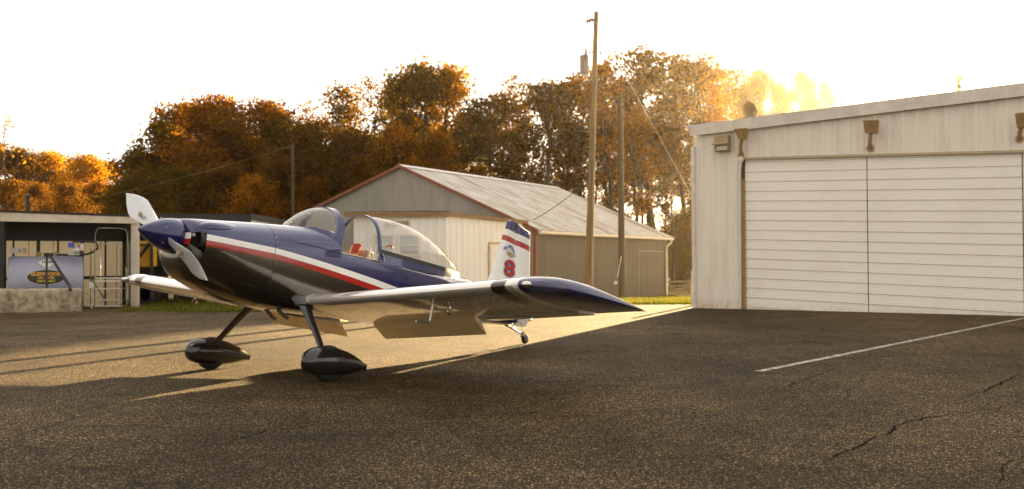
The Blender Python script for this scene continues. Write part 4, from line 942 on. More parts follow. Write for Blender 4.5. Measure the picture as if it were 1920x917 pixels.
mb = MB(); ztop = 2.02                 # back wall of tan panels between dark studs, with a dark lintel above
t = .1; 
while t < LX:
    t2 = min(t + .62, LX); mb.add([rp(t + .01, DP, -.1), rp(t2 - .01, DP, -.1), rp(t2 - .01, DP, ztop), rp(t + .01, DP, ztop)], [(0, 1, 2, 3)]); t = t2
mb.build('back_wall', M['panel'], shel)
mb = MB(); random.seed(5)
t = .1; k = 0
while t < LX + .1:
    c = SX * t + SY * (DP - .05); mb.box((c.x, c.y, .95), (.05 if k % 2 else .09, .08, 2.2), math.atan2(SX.y, SX.x)); t += .62 if k % 3 else .50; k += 1
c = SX * (LX / 2) + SY * (DP - .04); ang = math.atan2(SX.y, SX.x)
mb.box((c.x, c.y, .80), (LX, .06, .09), ang); mb.box((c.x, c.y, 2.16), (LX, .10, .62), ang); mb.build('stud_frame', M['black'], shel)
mb = MB(); mb.add([rp(-.02, .1, -.1), rp(-.02, DP, -.1), rp(-.02, DP, 2.2), rp(-.02, .1, 2.3)], [(0, 1, 2, 3)]); mb.build('end_wall', M['black'], shel)
pp = at(52, 385, 27.); mb = MB(); mb.tube([(pp.x - FB.x, pp.y - FB.y, 2.3), (pp.x - FB.x, pp.y - FB.y, at(52, 368, 27.).z)], .055, 10); mb.lathe([(.01, 0), (.08, .0), (.08, .03), (.01, .06)], (pp.x - FB.x, pp.y - FB.y, at(52, 368, 27.).z), 'Z', 12); mb.build('vent_pipe', M['black'], shel, True)

low = thing('dark_shed', 'low black open shed with a corrugated roof behind the nose of the airplane', 'shed', (0, 0, 0))
La, Lb = at(262, 403, 29.), at(470, 402.5, 29.5); Lc = at(545, 421, 35.)
mb = MB(); n = 90
for k in range(n):
    t0, t1 = k / n, (k + 1) / n; a, b = La.lerp(Lb, t0), La.lerp(Lb, t1); w0, w1 = (.035 if k % 2 else 0), (0 if k % 2 else .035)
    mb.add([(a.x, a.y, a.z + w0), (b.x, b.y, b.z + w1), (b.x + .02, b.y + 5.5, b.z - .42 + w1), (a.x + .02, a.y + 5.5, a.z - .42 + w0)], [(0, 1, 2, 3)])
mb.build('roof', M['dark_roof'], low)
mb = MB(); mb.prism([(La.x, La.y, La.z), (Lb.x, Lb.y, Lb.z), (Lb.x, Lb.y, Lb.z - .33), (La.x, La.y, La.z - .33)], (0, .06, 0)); mb.build('fascia', M['black'], low)
mb = MB(); mb.add([(La.x, La.y + 3., -.1), (Lb.x, Lb.y + 3, -.1), (Lb.x, Lb.y + 3, Lb.z - .3), (La.x, La.y + 3, La.z - .3)], [(0, 1, 2, 3)])
mb.add([(La.x - .2, La.y, -.1), (La.x - .2, La.y + 3, -.1), (La.x - .2, La.y + 3, La.z - .1), (La.x - .2, La.y, La.z - .1)], [(0, 1, 2, 3)]); mb.build('back_wall', M['dark'], low)
mb = MB(); Lw = at(478, 409, 29.6); Le = at(545, 424, 35.)
ribline_wall(mb, Vector((Lb.x, Lb.y, 0)), Vector((Le.x, Le.y, 0)), -.2, Lb.z - .12, Le.z + .05, .28, .03); mb.build('side_wall', M['annex'], low)
mb = MB(); mb.prism([(Lb.x - .02, Lb.y - .05, Lb.z + .02), (Lc.x, Lc.y, Lc.z + .12), (Lc.x, Lc.y, Lc.z - .06), (Lb.x - .02, Lb.y - .05, Lb.z - .17)], (.06, -.05, 0)); mb.build('rake_trim', M['dark_roof'], low)
for px in (330, 405, 466):
    q = at(px, 500, 29.3); mb = MB(); mb.box((q.x, q.y, 1.0), (.11, .11, 2.3)); mb.build('post', M['black'], low)

# fuel tank with its decals, in front of the shelter's back wall
TC = at(87, 500, 25.45); TR = .64; TZ = .76; TL = 1.70
TA = R(24); tank = thing('fuel_tank', 'grey horizontal fuel tank with a black oval sign behind a concrete block', 'fuel tank', (TC.x, TC.y, 0), TA)
mb = MB(); mb.lathe([(.01, -TL / 2 - .05), (TR * .6, -TL / 2 - .045), (TR * .97, -TL / 2 - .03), (TR, -TL / 2), (TR, TL / 2), (TR * .97, TL / 2 + .03), (TR * .6, TL / 2 + .045), (.01, TL / 2 + .05)], (0, 0, TZ), 'X', 64)
mb.build('tank_shell', M['tank'], tank, True, 60)
def cyl(u, zz, off): a = (zz - TZ) / TR; a = max(-1.4, min(1.4, a)); return Vector((u, -(TR + off) * math.cos(a), TZ + (TR + off) * math.sin(a)))
def tpx(px, py): q = at(px, py, 25.3 - .62); zz = (q.z - TZ) / TR; return (q - TC).x * math.cos(TA) + (q - TC).y * math.sin(TA), TZ + TR * math.asin(max(-.999, min(.999, zz)))
def decal(name, poly, off, m):
    mb = MB(); us = [p[0] for p in poly]; n = 40; xs = np.linspace(min(us), max(us), n); ed = list(zip(poly, poly[1:] + poly[:1])); rings = []
    for x in xs:
        x = min(max(x, min(us) + 1e-4), max(us) - 1e-4); zs = []
        for a, b in ed:
            if (a[0] - x) * (b[0] - x) <= 0 and a[0] != b[0]: zs.append(a[1] + (b[1] - a[1]) * (x - a[0]) / (b[0] - a[0]))
        lo, hi = min(zs), max(zs); rings.append([cyl(x, lo + (hi - lo) * k / 10, off) for k in range(11)])
    mb.grid(rings, False); return mb.build(name, m, tank, True)
ec = tpx(86, 519.5); eu = abs(tpx(122, 519)[0] - tpx(50, 519)[0]) / 2; ez = .19
decal('oval_border', [(ec[0] + eu * 1.03 * math.cos(a), ec[1] + ez * 1.07 * math.sin(a)) for a in np.linspace(0, 2 * PI, 60)[:-1]], .004, M['whitebox'])
decal('oval_sign', [(ec[0] + eu * math.cos(a), ec[1] + ez * math.sin(a)) for a in np.linspace(0, 2 * PI, 60)[:-1]], .007, M['blacksign'])
dc = tpx(87, 494); dv = .16
decal('diamond_placard', [(dc[0] - .21, dc[1] + .03), (dc[0] - .09, dc[1] + .16), (dc[0] + .09, dc[1] + .16), (dc[0] + .21, dc[1] + .03), (dc[0], dc[1] - .17)], .004, M['whitebox'])
def tx(s, sz, u, z, m, sx=1., bold=.002): put_text('lettering', s, sz, lambda c: cyl(u + c.x, z + c.y, .010), m, tank, bold, sx)
tx('GLENWOOD', .125, ec[0], ec[1] + .075, M['letter'], 1.0, .003); tx('OIL - LUBE', .09, ec[0], ec[1] - .02, M['letter'], .9); tx('540-29-4057', .09, ec[0], ec[1] - .11, M['letterlime'], .95)
tx('100R', .14, dc[0], dc[1] + .045, M['blacksign'], 1.0, .003)
mb = MB()
for px in (76, 103):
    q = (at(px, 476, 25.45).x - TC.x) / math.cos(TA); mb.lathe([(.05, TZ + TR - .02), (.05, TZ + TR + .05), (.09, TZ + TR + .055), (.09, TZ + TR + .085), (.02, TZ + TR + .12)], (q, -.05, 0), 'Z', 14)
mb.build('filler_cap', M['vent'], tank, True, 40)
# concrete block in front of the tank
BA, BB = gnd(-14, 585.5), gnd(151, 582.5); BL = (BB - BA).length; bd = (BB - BA).normalized(); hb = at(80, 541.5, BA.y * .4 + BB.y * .6).z
T = Matrix(((bd.x, -bd.y, 0, BA.x), (bd.y, bd.x, 0, BA.y), (0, 0, 1, 0), (0, 0, 0, 1)))
mb = MB(); nx = 40; prof = [(.0, -.05), (0, hb * .5), (.01, hb - .04), (.05, hb), (.36, hb), (.36, -.05)]; rings = []
for k in range(nx + 1):
    u = BL * k / nx; e = .05 * (k in (0, nx)); rings.append([T @ Vector((u, y + random.gauss(0, .006), z - (e if z > .3 else 0) + random.gauss(0, .008) * (z > 0))) for y, z in prof])
mb.grid(rings, True, (True, True)); tag(mb.build('concrete_block', M['concrete'], None, True, 35), 'stained low concrete block in front of the grey fuel tank', 'concrete block')
# hoses, pump, cabinet, ladder stand
def tpt(px, py, Y): return at(px, py, Y)
mb = MB(); mb.tube([tpt(88, 479, 24.62), tpt(87.5, 500, 24.6), tpt(87, 520, 24.55), tpt(88, 540, 24.5)], .028, 8); mb.box(tuple(tpt(91, 478, 24.7)), (.2, .1, .1))
tag(mb.build('standpipe', M['black'], None, True, 50), 'thin black pipe standing upright across the front of the grey tank', 'pipe')
mb = MB(); mb.tube([tpt(93, 479, 24.6), tpt(100, 488, 24.55), tpt(112, 508, 24.5), tpt(121, 522, 24.42), tpt(130, 535, 24.35), tpt(132, 545, 24.2)], [.035, .035, .036, .045, .04, .035], 10)
tag(mb.build('fuel_hose', M['black'], None, True, 60), 'black hose slanting down across the front of the grey tank', 'hose')
pump = thing('fuel_pump', 'grey fuel pump and meter on top of the grey tank with a blue sticker', 'pump', tuple(tpt(140, 478, 25.2)))
po = tpt(140, 478, 25.2); LP = lambda px, py, Y=25.2: tpt(px, py, Y) - po
mb = MB(); a = LP(146, 470); mb.lathe([(.02, -.11), (.10, -.10), (.11, 0), (.10, .08), (.03, .1)], tuple(a), 'Y', 18); mb.box(tuple(LP(141, 475)), (.3, .16, .1)); mb.lathe([(.03, -.1), (.07, -.08), (.07, .1), (.03, .12)], tuple(LP(153, 464)), 'Z', 12); mb.build('pump_body', M['steel'], pump, True, 40)
mb = MB(); mb.box(tuple(LP(133.5, 459.5, 25.05)), (.15, .03, .13)); mb.build('blue_sticker', M['bluebox'], pump)
mb = MB(); mb.tube([LP(137, 453), LP(150, 452.5), LP(165, 453), LP(178, 454), LP(183, 459), LP(183, 466), LP(176, 472), LP(166, 476), LP(150, 479), LP(125, 478), LP(108, 478)], .028, 8); mb.build('loop_hose', M['black'], pump, True, 60)
mb = MB(); mb.tube([LP(182, 457.5), LP(200, 457.8), LP(219, 458), LP(221, 455)], .014, 8); mb.build('delivery_pipe', M['steel'], pump, True)
q = at(34, 470, 25.6); mb = MB(); mb.box((q.x, q.y, q.z), (.36, .2, .145)); mb.box((q.x + .09, q.y - .105, q.z), (.06, .02, .06), m=1)
tag(mb.build('electrical_box', [M['whitebox'], M['vent']], None, bevel=.008), 'small white electrical box left of the fuel pump under the shelter roof', 'electrical box')
stn = thing('ladder_stand', 'metal ladder stand with rails and treads right of the grey fuel tank', 'ladder', tuple(gnd(203, 579)))
s0 = gnd(203, 579); LQ = lambda px, py, Y: at(px, py, Y) - s0
mb = MB(); ya, yb = 25.0, 25.75
for pts in ([LQ(177.5, 578, ya), LQ(178.5, 440, ya), LQ(182, 430, ya), LQ(190, 427.5, ya)], [LQ(237, 576, yb), LQ(238.5, 440, yb), LQ(236, 431, yb), LQ(228, 428.5, yb)], [LQ(190, 427.5, ya), LQ(228, 428.5, yb)]):
    mb.tube(pts, .012, 8)
mb.build('guard_rail', M['dsteel'], stn, True, 60)
mb = MB()
for px, py0, py1, Y in ((178, 578, 466, 24.9), (227, 577, 466, 24.9), (170, 572, 466, 25.8), (219, 572, 458, 25.8)): mb.tube([LQ(px, py0, Y), LQ(px, py1, Y)], .015, 8)
mb.tube([LQ(170, 520, 25.), LQ(200, 566, 25.7)], .018, 8); mb.build('upright', M['dsteel'], stn, True, 60)
for py in (521.5, 527, 541, 562, 574):
    a, b = LQ(177, py, 24.9), LQ(228, py, 24.9); mb = MB(); mb.box(tuple((a + b) / 2 + Vector((0, .09, 0))), ((b - a).length, .20, .035)); mb.build('tread', M['chrome'] if py < 570 else M['steel'], stn)
q = at(171.5, 535, 25.1); mb = MB(); mb.box(tuple(q), (.10, .05, .16)); mb.tube([q + Vector((0, .02, -.08)), q + Vector((0, .02, -.62))], .015, 6)
tag(mb.build('meter_box', M['whitebox'], None, bevel=.006), 'tiny white meter box on a rod between the tank and the ladder stand', 'meter box')
yel = thing('yellow_cart', 'yellow machine panel with a dark diagonal brace inside the low black shed', 'machine', tuple(at(273, 500, 28.5)))
y0 = at(273, 500, 28.5); LY = lambda px, py, Y=28.5: at(px, py, Y) - y0
mb = MB(); mb.prism([LY(262, 459), LY(283, 461), LY(283, 499), LY(275, 501), LY(262, 500)], (0, .5, 0)); mb.prism([LY(262, 452), LY(277, 452), (LY(277, 458)), LY(262, 458)], (0, .4, 0)); mb.build('panel', M['yellow'], yel, bevel=.01)
mb = MB(); mb.tube([LY(261, 482, 28.4), LY(280, 456, 28.4)], .05, 8); mb.tube([LY(261, 459, 28.4), LY(290, 460, 28.4)], .03, 8); mb.tube([LY(284, 448, 28.4), LY(285, 560, 28.4)], .05, 8); mb.build('frame', M['black'], yel)
mb = MB()
for px in (266, 282):
    q = LY(px, 560, 28.6); mb.lathe([(.02, -.08), (.26, -.08), (.28, 0), (.26, .08), (.02, .08)], (q.x, q.y, .28 - y0.z), 'Y', 20)
mb.build('wheel', M['rubber'], yel, True)

# ================================================================== poles, wires, fence
def pole(px_b, py_b, px_t, py_t, Y, r0, r1, m, label, name='utility_pole'):
    B = at(px_b, py_b, Y); B.z = tz(B.x, Y) - .2; T_ = at(px_t, py_t, Y)
    t = thing(name, label, 'utility pole', tuple(B)); mb = MB(); n = 9
    mb.tube([(T_ - B) * (k / n) for k in range(n + 1)], [r0 + (r1 - r0) * k / n for k in range(n + 1)], 14); mb.build('pole_shaft', m, t, True, 50); return t, B, T_
p1, B1, T1 = pole(1102, 548, 1118, 22, 33.5, .150, .075, M['wood'], 'tall weathered utility pole carrying a grey transformer behind the wing tip')
L1 = lambda px, py, Y=33.5: at(px, py, Y) - B1
mb = MB(); c = L1(1096, 122, 33.2); hh = (at(1096, 104, 33.2).z - at(1096, 138, 33.2).z) / 2
mb.lathe([(.02, -hh - .02), (.14, -hh), (.16, -hh + .03), (.16, hh - .04), (.17, hh - .02), (.15, hh + .02), (.04, hh + .06)], tuple(c), 'Z', 20); tf = mb.build('transformer', M['transformer'], p1, True, 50)
mb = MB(); mb.tube([L1(1098, 112, 33.), L1(1098.5, 100, 33.05), L1(1099, 89, 33.1)], [.025, .04, .025], 10); mb.build('bushing', M['porcelain'], tf, True)
mb = MB()
for py in (111, 126): mb.tube([L1(1085, py, 33.25), L1(1111, py + .5, 33.4)], .018, 6)
mb.build('bracket', M['vent'], tf, True)
mb = MB(); a, b = L1(1100, 41), L1(1115, 35.5); mb.tube([a, b], .014, 6)
for k in range(3):
    q = a.lerp(b, .1 + .3 * k); d = (b - a).normalized(); mb.tube([q - d * .05, q - d * .02, q + d * .02, q + d * .05], [.02, .075, .075, .02], 10)
mb.build('insulator', M['porcelain'], p1, True, 50)
mb = MB()
for px, py in ((1106.5, 98), (1126.5, 99), (1112, 98)): mb.lathe([(.01, -.05), (.035, -.03), (.035, .03), (.01, .05)], tuple(L1(px, py)), 'Z', 8)
mb.tube([L1(1106, 99), L1(1127, 99)], .012, 6); mb.build('wire_clamp', M['porcelain'], p1, True)
mb = MB(); mb.tube([L1(1110.5, 300, 33.33), L1(1104.5, 520, 33.3)], .012, 6); mb.build('ground_wire', M['wood_dark'], p1)
p2, B2, T2 = pole(1166, 549, 1163, 178, 33.0, .125, .085, M['wood_dark'], 'shorter dark utility pole right of the transformer pole, in front of the grey shed wall')
mb = MB(); L2 = lambda px, py, Y=32.8: at(px, py, Y) - B2
mb.tube([L2(1165, 480), L2(1158, 520)], .012, 6); mb.lathe([(.01, -.06), (.06, -.03), (.06, .02), (.01, .05)], tuple(L2(1154.5, 530)), 'Z', 10); mb.build('pole_lamp', M['whitebox'], p2, True)
p3, B3, T3 = pole(549, 430, 549, 268, 52.0, .085, .07, M['wood_dark'], 'distant dark utility pole behind the front windscreen of the airplane')
def wire(name, pts, r, label, m=None, sag=.0):
    mb = MB(); a, b = pts; n = 20; mb.tube([a.lerp(b, k / n) - Vector((0, 0, sag * 4 * (k / n) * (1 - k / n))) for k in range(n + 1)], r, 5); tag(mb.build(name, m or M['vent'], None, True), label, 'wire')
wire('guy_wire', (at(1117, 40, 33.4), at(1398, 551, 31.5)), .006, 'pale guy wire slanting from the transformer pole down behind the left corner of the hangar', M['gutter'])
wire('power_line', (at(549, 272, 52.), at(205, 366, 44.)), .0035, 'thin wire drooping left from the distant pole toward the fuel shelter', None, .12)
wire('service_wire', (at(1110, 330, 33.5), at(1000, 412, 35.9)), .014, 'thin dark wire from the transformer pole down to the grey shed roof', M['black'], .12)
fen = thing('rail_fence', 'old wooden rail fence between the grey shed and the white hangar', 'fence', tuple(at(1270, 550, 49.)))
f0 = at(1270, 550, 49.); LF = lambda px, py, Y=49.: at(px, py, Y) - f0
mb = MB()
for ya_, yb_ in ((529, 527), (537, 535.5), (544.5, 543)): mb.tube([LF(1225, ya_), LF(1262, (ya_ + yb_) / 2 + .3), LF(1330, yb_)], .055, 6)
mb.tube([LF(1245, 530), LF(1262, 542)], .045, 6); mb.build('rail', M['rail'], fen)
for px in (1243, 1293, 1328):
    mb = MB(); mb.box(tuple(LF(px, 539.5)), (.17, .17, .75)); mb.build('post', M['rail'], fen)
# ================================================================== trees
def quad_mesh(name, V, m):               # V: (n,4,3)
    n = len(V); me = bpy.data.meshes.new(name); me.vertices.add(4 * n); me.vertices.foreach_set('co', V.reshape(-1).astype(np.float32))
    me.loops.add(4 * n); me.loops.foreach_set('vertex_index', np.arange(4 * n, dtype=np.int32))
    me.polygons.add(n); me.polygons.foreach_set('loop_start', np.arange(0, 4 * n, 4, dtype=np.int32)); me.update(calc_edges=True); me.materials.append(m); return me
def leaves(centres, size, rng):
    n = len(centres); a = rng.normal(size=(n, 3)); a /= np.linalg.norm(a, axis=1)[:, None]; b = rng.normal(size=(n, 3)); b -= (a * b).sum(1)[:, None] * a; b /= np.linalg.norm(b, axis=1)[:, None]
    s = (size * rng.uniform(.45, 1.6, n))[:, None]; a = a * s; b = b * s * .62
    return np.stack([centres - a, centres - b * rng.uniform(.6, 1, n)[:, None], centres + a, centres + b], 1)
def proto(kind, seed, lm):
    rng = np.random.default_rng(seed); rd = random.Random(seed); mb = MB(); C = []
    H = 13.0
    if kind == 'tall': c0, wd, nl, per, sig, r0 = .40, 2.1, 24, 150, .36, .17
    elif kind == 'sparse': c0, wd, nl, per, sig, r0 = .40, 2.0, 24, 92, .44, .14
    elif kind == 'full': c0, wd, nl, per, sig, r0 = .12, 3.6, 54, 270, .50, .26
    elif kind == 'bush': c0, wd, nl, per, sig, r0 = .03, 4.4, 64, 220, .60, .22
    elif kind == 'bare': c0, wd, nl, per, sig, r0 = .25, 1.8, 26, 5, .4, .11
    tr = []; x = y = 0.
    for k in range(9):
        t = k / 8; tr.append(Vector((x, y, H * .93 * t))); x += rd.gauss(0, .16); y += rd.gauss(0, .16)
    mb.tube(tr, [r0 * (1.15 - t) ** .9 * (1.25 if t == 0 else 1) for t in np.linspace(0, 1, 9)], 8)
    def on(t): f = t * 8; i = min(7, int(f)); return tr[i].lerp(tr[i + 1], f - i)
    for l in range(nl):
        t = c0 + (1.0 - c0) * ((l + rd.random()) / nl); p = on(min(.99, t)); a = rd.uniform(0, 2 * PI) + l * 2.4
        u = (t - c0) / (1 - c0)
        if kind in ('full', 'bush'): L = wd * (math.sin(PI * min(1, .18 + .82 * u)) ** .7 + .12) * rd.uniform(.65, 1.12)
        else: L = wd * (.35 + .75 * math.sin(PI * min(1, .1 + .85 * u))) * rd.uniform(.5, 1.15)
        up = rd.uniform(.15, .75) if kind in ('full', 'bush') else rd.uniform(.4, 1.1)
        d = Vector((math.cos(a), math.sin(a), up)).normalized(); q = p + d * L * .5 + Vector((rd.gauss(0, .12), rd.gauss(0, .12), rd.gauss(0, .12))); e = p + d * L + Vector((0, 0, rd.uniform(-.1, .3) * L * .5))
        rr = r0 * .38 * (1.1 - t * .7); mb.tube([p, q, e], [rr, rr * .6, .012], 5)
        for s in range(4):
            bp = p.lerp(e, rd.uniform(.4, 1.0)); be = bp + Vector((rd.gauss(0, .5), rd.gauss(0, .5), rd.uniform(.0, .8))) * L * .33; mb.tube([bp, be], [rr * .35, .008], 4)
            if rd.random() < (.88 if kind != 'sparse' else .7): C.append((be.x, be.y, be.z, L))
        C.append((e.x, e.y, e.z, L))
    cs = []
    for cx, cy, cz, L in C:
        n = max(3, int(per * rd.uniform(.45, 1.35) / 4)); sg = sig * rd.uniform(.7, 1.25)
        cs.append(np.clip(rng.normal(size=(n, 3)), -1.55, 1.55) * np.array([sg, sg, sg * .72]) + np.array([cx, cy, cz]))
    cs = np.concatenate(cs); cs = cs[cs[:, 2] > .1]
    return mb, quad_mesh('crown', leaves(cs, .112, rng), lm), H
trunks = {}; PRO = {}
def trunk_mesh(mb):
    o = mb.build('trunk', M['bark'], None, True, 60); me = o.data; bpy.data.objects.remove(o); return me
for key, kind, seeds in (('tall', 'tall', (1, 2, 3)), ('sparse', 'sparse', (4, 5, 6)), ('full', 'full', (7, 8, 9)), ('bush', 'bush', (10, 11)), ('bare', 'bare', (12, 13))):
    PRO[key] = []
    for sd in seeds:
        mb, cm, H = proto(kind, sd, M['leaf_gold']); PRO[key].append((trunk_mesh(mb), cm, H))
NT = [0]; variant = {}
def crown_for(cm, leaf):                  # the same leaves with another leaf colour
    k = (cm.name, leaf)
    if k not in variant:
        c = cm.copy(); c.materials.clear(); c.materials.append(M['leaf_' + leaf]); variant[k] = c
    return variant[k]
def tree(kind, leaf, px, top, Y, wide, label, name=None, cat='tree', group=None, base=None):
    NT[0] += 1; k = PRO[kind]; tm, cm, H = k[NT[0] % len(k)]; T_ = at(px, top, Y); zb = tz(T_.x, Y) - .1; s = (T_.z - zb) / (H * .985)
    nm = name or {'tall': 'tall_tree', 'sparse': 'thin_tree', 'full': 'oak_tree', 'bush': 'dense_shrub', 'bare': 'bare_tree'}[kind]
    t = thing(nm, label, cat, (T_.x, Y, zb), random.uniform(0, 6.28), group)
    t.scale = (s * wide, s * wide, s)
    for n_, me in (('trunk', tm), ('crown', crown_for(cm, leaf))):
        o = bpy.data.objects.new(n_, me); col.objects.link(o); o.parent = t
    return t
random.seed(21)
LT = [
 # golden trees far left
 ('full', 'brown', -6, 262, 98, 1.05, 'brown gold tree at the left edge of the picture, behind the fuel shelter roof'),
 ('full', 'brown', 38, 276, 92, 1.0, 'brown tree just left of the thin vent pipe on the fuel shelter roof'),
 ('full', 'gold', 84, 287, 96, 1.0, 'golden tree just right of the thin vent pipe on the fuel shelter roof'),
 ('full', 'orange', 122, 288, 100, .95, 'orange tree over the middle of the fuel shelter roof, second right of the vent pipe'),
 ('full', 'gold', 160, 290, 94, .95, 'yellow green topped tree over the right half of the fuel shelter roof'),
 ('full', 'orange', 196, 304, 98, .9, 'small orange tree at the low dip of the tree line, left of the propeller blade'),
 ('bush', 'brown', 20, 340, 84, .8, 'low brown bush above the left end of the fuel shelter roof'),
 ('bush', 'brown', 70, 345, 82, .8, 'low brown bush directly behind the vent pipe of the fuel shelter'),
 ('bush', 'brown', 130, 345, 80, .8, 'low dull brown bush above the right half of the fuel shelter roof'),
 ('bush', 'orange', 185, 340, 84, .75, 'low orange bush between the fuel shelter roof and the propeller tip'),
 ('bare', 'gold', 10, 212, 88, .9, 'nearly bare sapling with thin pale twigs at the far left edge'),
 # the big dark mass
 ('full', 'olive', 262, 283, 66, 1.0, 'dark olive tree rising above the upper propeller blade'),
 ('full', 'olive', 308, 234, 64, 1.0, 'dark feathery tree stepping up right of the propeller, with sky gaps in its crown'),
 ('full', 'brown', 345, 195, 66, .95, 'dark brown tree, first high crown of the tree line from the left'),
 ('full', 'orange', 398, 180, 62, 1.0, 'tall orange topped tree above the engine cowling of the airplane'),
 ('full', 'brown', 445, 212, 60, 1.0, 'brown tree in the small dip between two orange crowns above the cowling'),
 ('full', 'orange', 490, 190, 64, 1.05, 'broad orange crown just left of the distant dark pole'),
 ('full', 'olive', 532, 222, 62, .9, 'olive brown tree right behind the distant dark pole'),
 ('bush', 'olive', 250, 335, 55, .8, 'almost black shrub behind the upper propeller blade'),
 ('bush', 'olive', 330, 315, 54, .9, 'almost black shrub behind the airplane cowling and the low black shed'),
 ('bush', 'brown', 410, 310, 55, .95, 'dark brown shrub over the middle of the low black shed roof'),
 ('bush', 'orange', 470, 330, 53, .85, 'rusty orange shrub above the right end of the low black shed'),
 ('bush', 'brown', 515, 295, 56, .9, 'brown shrub just left of the distant dark pole'),
 ('bush', 'brown', 590, 228, 58, 1.0, 'big rounded brown tree between the distant pole and the left rake of the grey shed', ),
 ('bush', 'brown', 655, 250, 57, .95, 'dark brown rounded tree above the left rake of the grey shed'),
 ('bush', 'orange', 590, 335, 55, .8, 'low rusty shrub just above the airplane windscreen'),
 ('sparse', 'brown', 575, 200, 70, .9, 'thin twiggy tree showing over the big rounded brown tree'),
 ('sparse', 'olive', 612, 164, 68, 1.0, 'thin half bare tree with a tuft at its top, left of the shed gable peak'),
 ('sparse', 'brown', 655, 156, 70, 1.05, 'thin airy tree with many sky gaps, second left of the tall golden crown'),
 ('sparse', 'brown', 702, 158, 69, 1.1, 'thin airy brown tree next left of the tall golden crown'),
 ('tall', 'olive', 742, 145, 66, .9, 'narrow dark tree touching the left side of the tall golden crown'),
 ('full', 'olive', 792, 121, 62, .82, 'tallest dark topped crown above the peak of the grey shed'),
 ('full', 'gold', 838, 128, 63, .80, 'tall golden crown right of the peak of the grey shed'),
 ('full', 'orange', 745, 240, 58, .95, 'bright orange tree directly above the peak of the grey shed'),
 ('bush', 'orange', 690, 300, 56, .7, 'low orange shrub left of the peak of the grey shed'),
 ('full', 'orange', 818, 250, 58, .8, 'rust orange tree right of the grey shed peak, over its ridge'),
 ('tall', 'olive', 898, 182, 62, 1.15, 'rounded brown olive crown over the middle of the grey shed ridge'),
 ('tall', 'brown', 940, 172, 66, 1.0, 'thin brown tree over the right half of the grey shed ridge'),
 ('sparse', 'brown', 965, 156, 72, 1.0, 'pale twiggy tree top over the right end of the grey shed ridge'),
 ('tall', 'brown', 1010, 152, 62, 1.05, 'brown tree above the right end of the grey shed ridge'),
 ('tall', 'brown', 1050, 158, 64, 1.0, 'brown tree two crowns left of the transformer pole'),
 ('tall', 'orange', 1085, 140, 66, 1.0, 'orange tree just left of the transformer pole, behind the transformer'),
 ('tall', 'orange', 1128, 120, 63, .95, 'orange tree crown just right of the transformer pole'),
 ('tall', 'orange', 1163, 150, 67, .9, 'orange tree directly behind the top of the shorter dark pole'),
 ('tall', 'orange', 1192, 200, 60, .8, 'lower orange tree just right of the shorter dark pole'),
 ('tall', 'brown', 1222, 92, 64, 1.05, 'tallest tree right of the utility poles, dark topped with open sky in its crown'),
 ('tall', 'brown', 1268, 104, 66, 1.0, 'tall brown tree, second crown left of the hangar corner'),
 ('tall', 'orange', 1310, 108, 65, 1.0, 'tall orange tree straight above the left corner of the white hangar'),
 ('tall', 'orange', 1347, 128, 78, .8, 'orange tree just right of the hangar corner, above the wall lamp'),
 ('tall', 'brown', 1260, 250, 58, .6, 'lower brown tree behind the guy wire beside the hangar'),
 ('sparse', 'orange', 1326, 150, 62, .7, 'thin orange tree behind the left end of the hangar roof'),
 ('tall', 'brown', 1385, 158, 88, .8, 'brown tree next left of the horn loudspeaker on the hangar roof'),
 ('full', 'brown', 1425, 132, 160, .62, 'tree with a small round tuft on top, above the horn loudspeaker on the hangar'),
 ('full', 'brown', 1462, 158, 165, .6, 'lower brown tree right of the horn loudspeaker on the hangar roof'),
 ('full', 'brown', 1513, 137, 168, .62, 'hazy tree between two others over the hangar roof, left of the sun'),
 ('full', 'brown', 1546, 150, 178, .38, 'faint rounded tree nearest the sun, over the hangar roof'),
]
for a in LT: tree(*a)
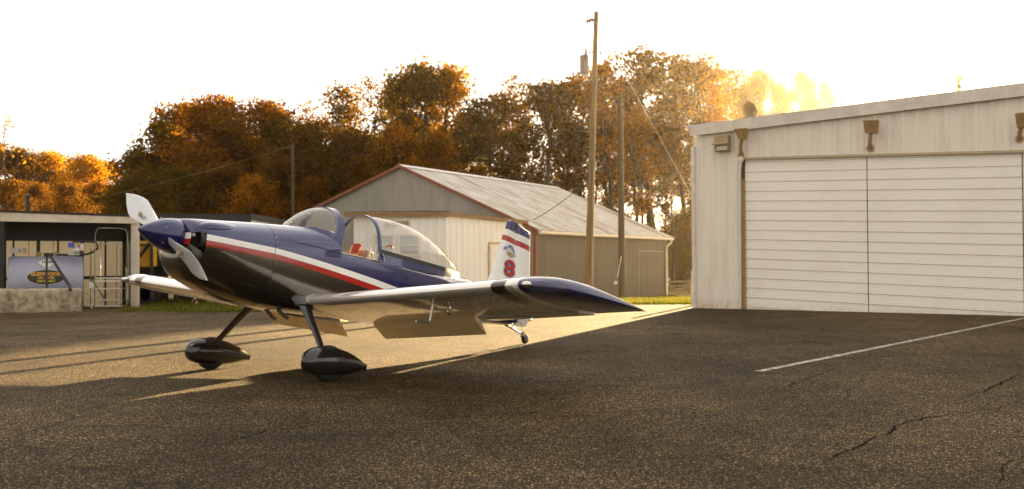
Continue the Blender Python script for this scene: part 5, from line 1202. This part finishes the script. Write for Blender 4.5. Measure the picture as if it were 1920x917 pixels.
# conifer tip to the right of the sun
def conifer():
    rng = np.random.default_rng(5); mb = MB(); mb.tube([(0, 0, 0), (0, 0, 13)], [.2, .02], 8); cs = []
    for k in range(70):
        z = 1.5 + 11.3 * (k / 70); L = 2.0 * (1 - k / 72) ** .9; a = k * 2.4; n = int(20 + 40 * L); t = rng.random(n) ** .7
        cs.append(np.stack([np.cos(a) * L * t, np.sin(a) * L * t, z - .25 * L * t], 1) + rng.normal(size=(n, 3)) * .13)
    me = quad_mesh('crown', leaves(np.concatenate(cs), .13, rng), M['leaf_olive']); T_ = at(1797, 134, 84); zb = tz(T_.x, 84); s = (T_.z - zb) / 13
    t = thing('conifer_tree', 'pointed conifer tip showing over the hangar roof right of the sun', 'tree', (T_.x, 84, zb)); t.scale = (s * .5, s * .5, s)
    o = mb.build('trunk', M['bark'], t, True); c = bpy.data.objects.new('crown', me); col.objects.link(c); c.parent = t
conifer()
# the deeper wood: more stems and crowns behind the front row, nothing tells them apart
k = 0
for px in range(870, 1330, 27):
    top = np.interp(px, [870, 950, 1050, 1130, 1220, 1330], [215, 205, 200, 190, 170, 170]) + random.uniform(0, 60)
    tree(('sparse', 'tall', 'bare')[k % 3], ('brown', 'olive', 'brown')[k % 3], px + random.uniform(-9, 9), top, random.uniform(66, 84), random.uniform(.8, 1.1), 'slender tree deep in the wood behind the row of front crowns', 'woodland_tree', 'tree', 'slender trees deep in the wood'); k += 1
for px in range(230, 870, 40):
    top = np.interp(px, [230, 300, 400, 540, 700, 870], [340, 275, 225, 245, 215, 210]) + random.uniform(0, 40)
    tree('full', ('brown', 'olive')[k % 2], px, top, random.uniform(70, 82), random.uniform(.85, 1.1), 'leafy brown tree deep in the dense wood behind the front trees', 'woodland_tree', 'tree', 'leafy trees deep in the dense wood'); k += 1
for px in range(880, 1330, 17):
    tree('bush', ('brown', 'olive', 'brown')[k % 3], px + random.uniform(-8, 8), random.uniform(385, 450), random.uniform(58, 68), random.uniform(.9, 1.3), 'low brown undergrowth bush among the tree stems of the wood', 'undergrowth_bush', 'bush', 'undergrowth bushes in the wood'); k += 1

# ================================================================== air
HAZE = 0.00015
mb = MB(); mb.box((0, 85, 22), (640, 420, 50)); hz = mb.build('haze', [], None); tag(hz, kind='stuff')
hm = bpy.data.materials.new('evening_haze'); hm.use_nodes = True; nt = hm.node_tree; nt.nodes.clear()
out = nd(nt, 'ShaderNodeOutputMaterial'); pv = nd(nt, 'ShaderNodeVolumePrincipled'); pv.inputs['Color'].default_value = (1, .86, .62, 1); pv.inputs['Density'].default_value = HAZE; pv.inputs['Anisotropy'].default_value = .80
nt.links.new(pv.outputs[0], out.inputs['Volume']); hz.data.materials.append(hm)
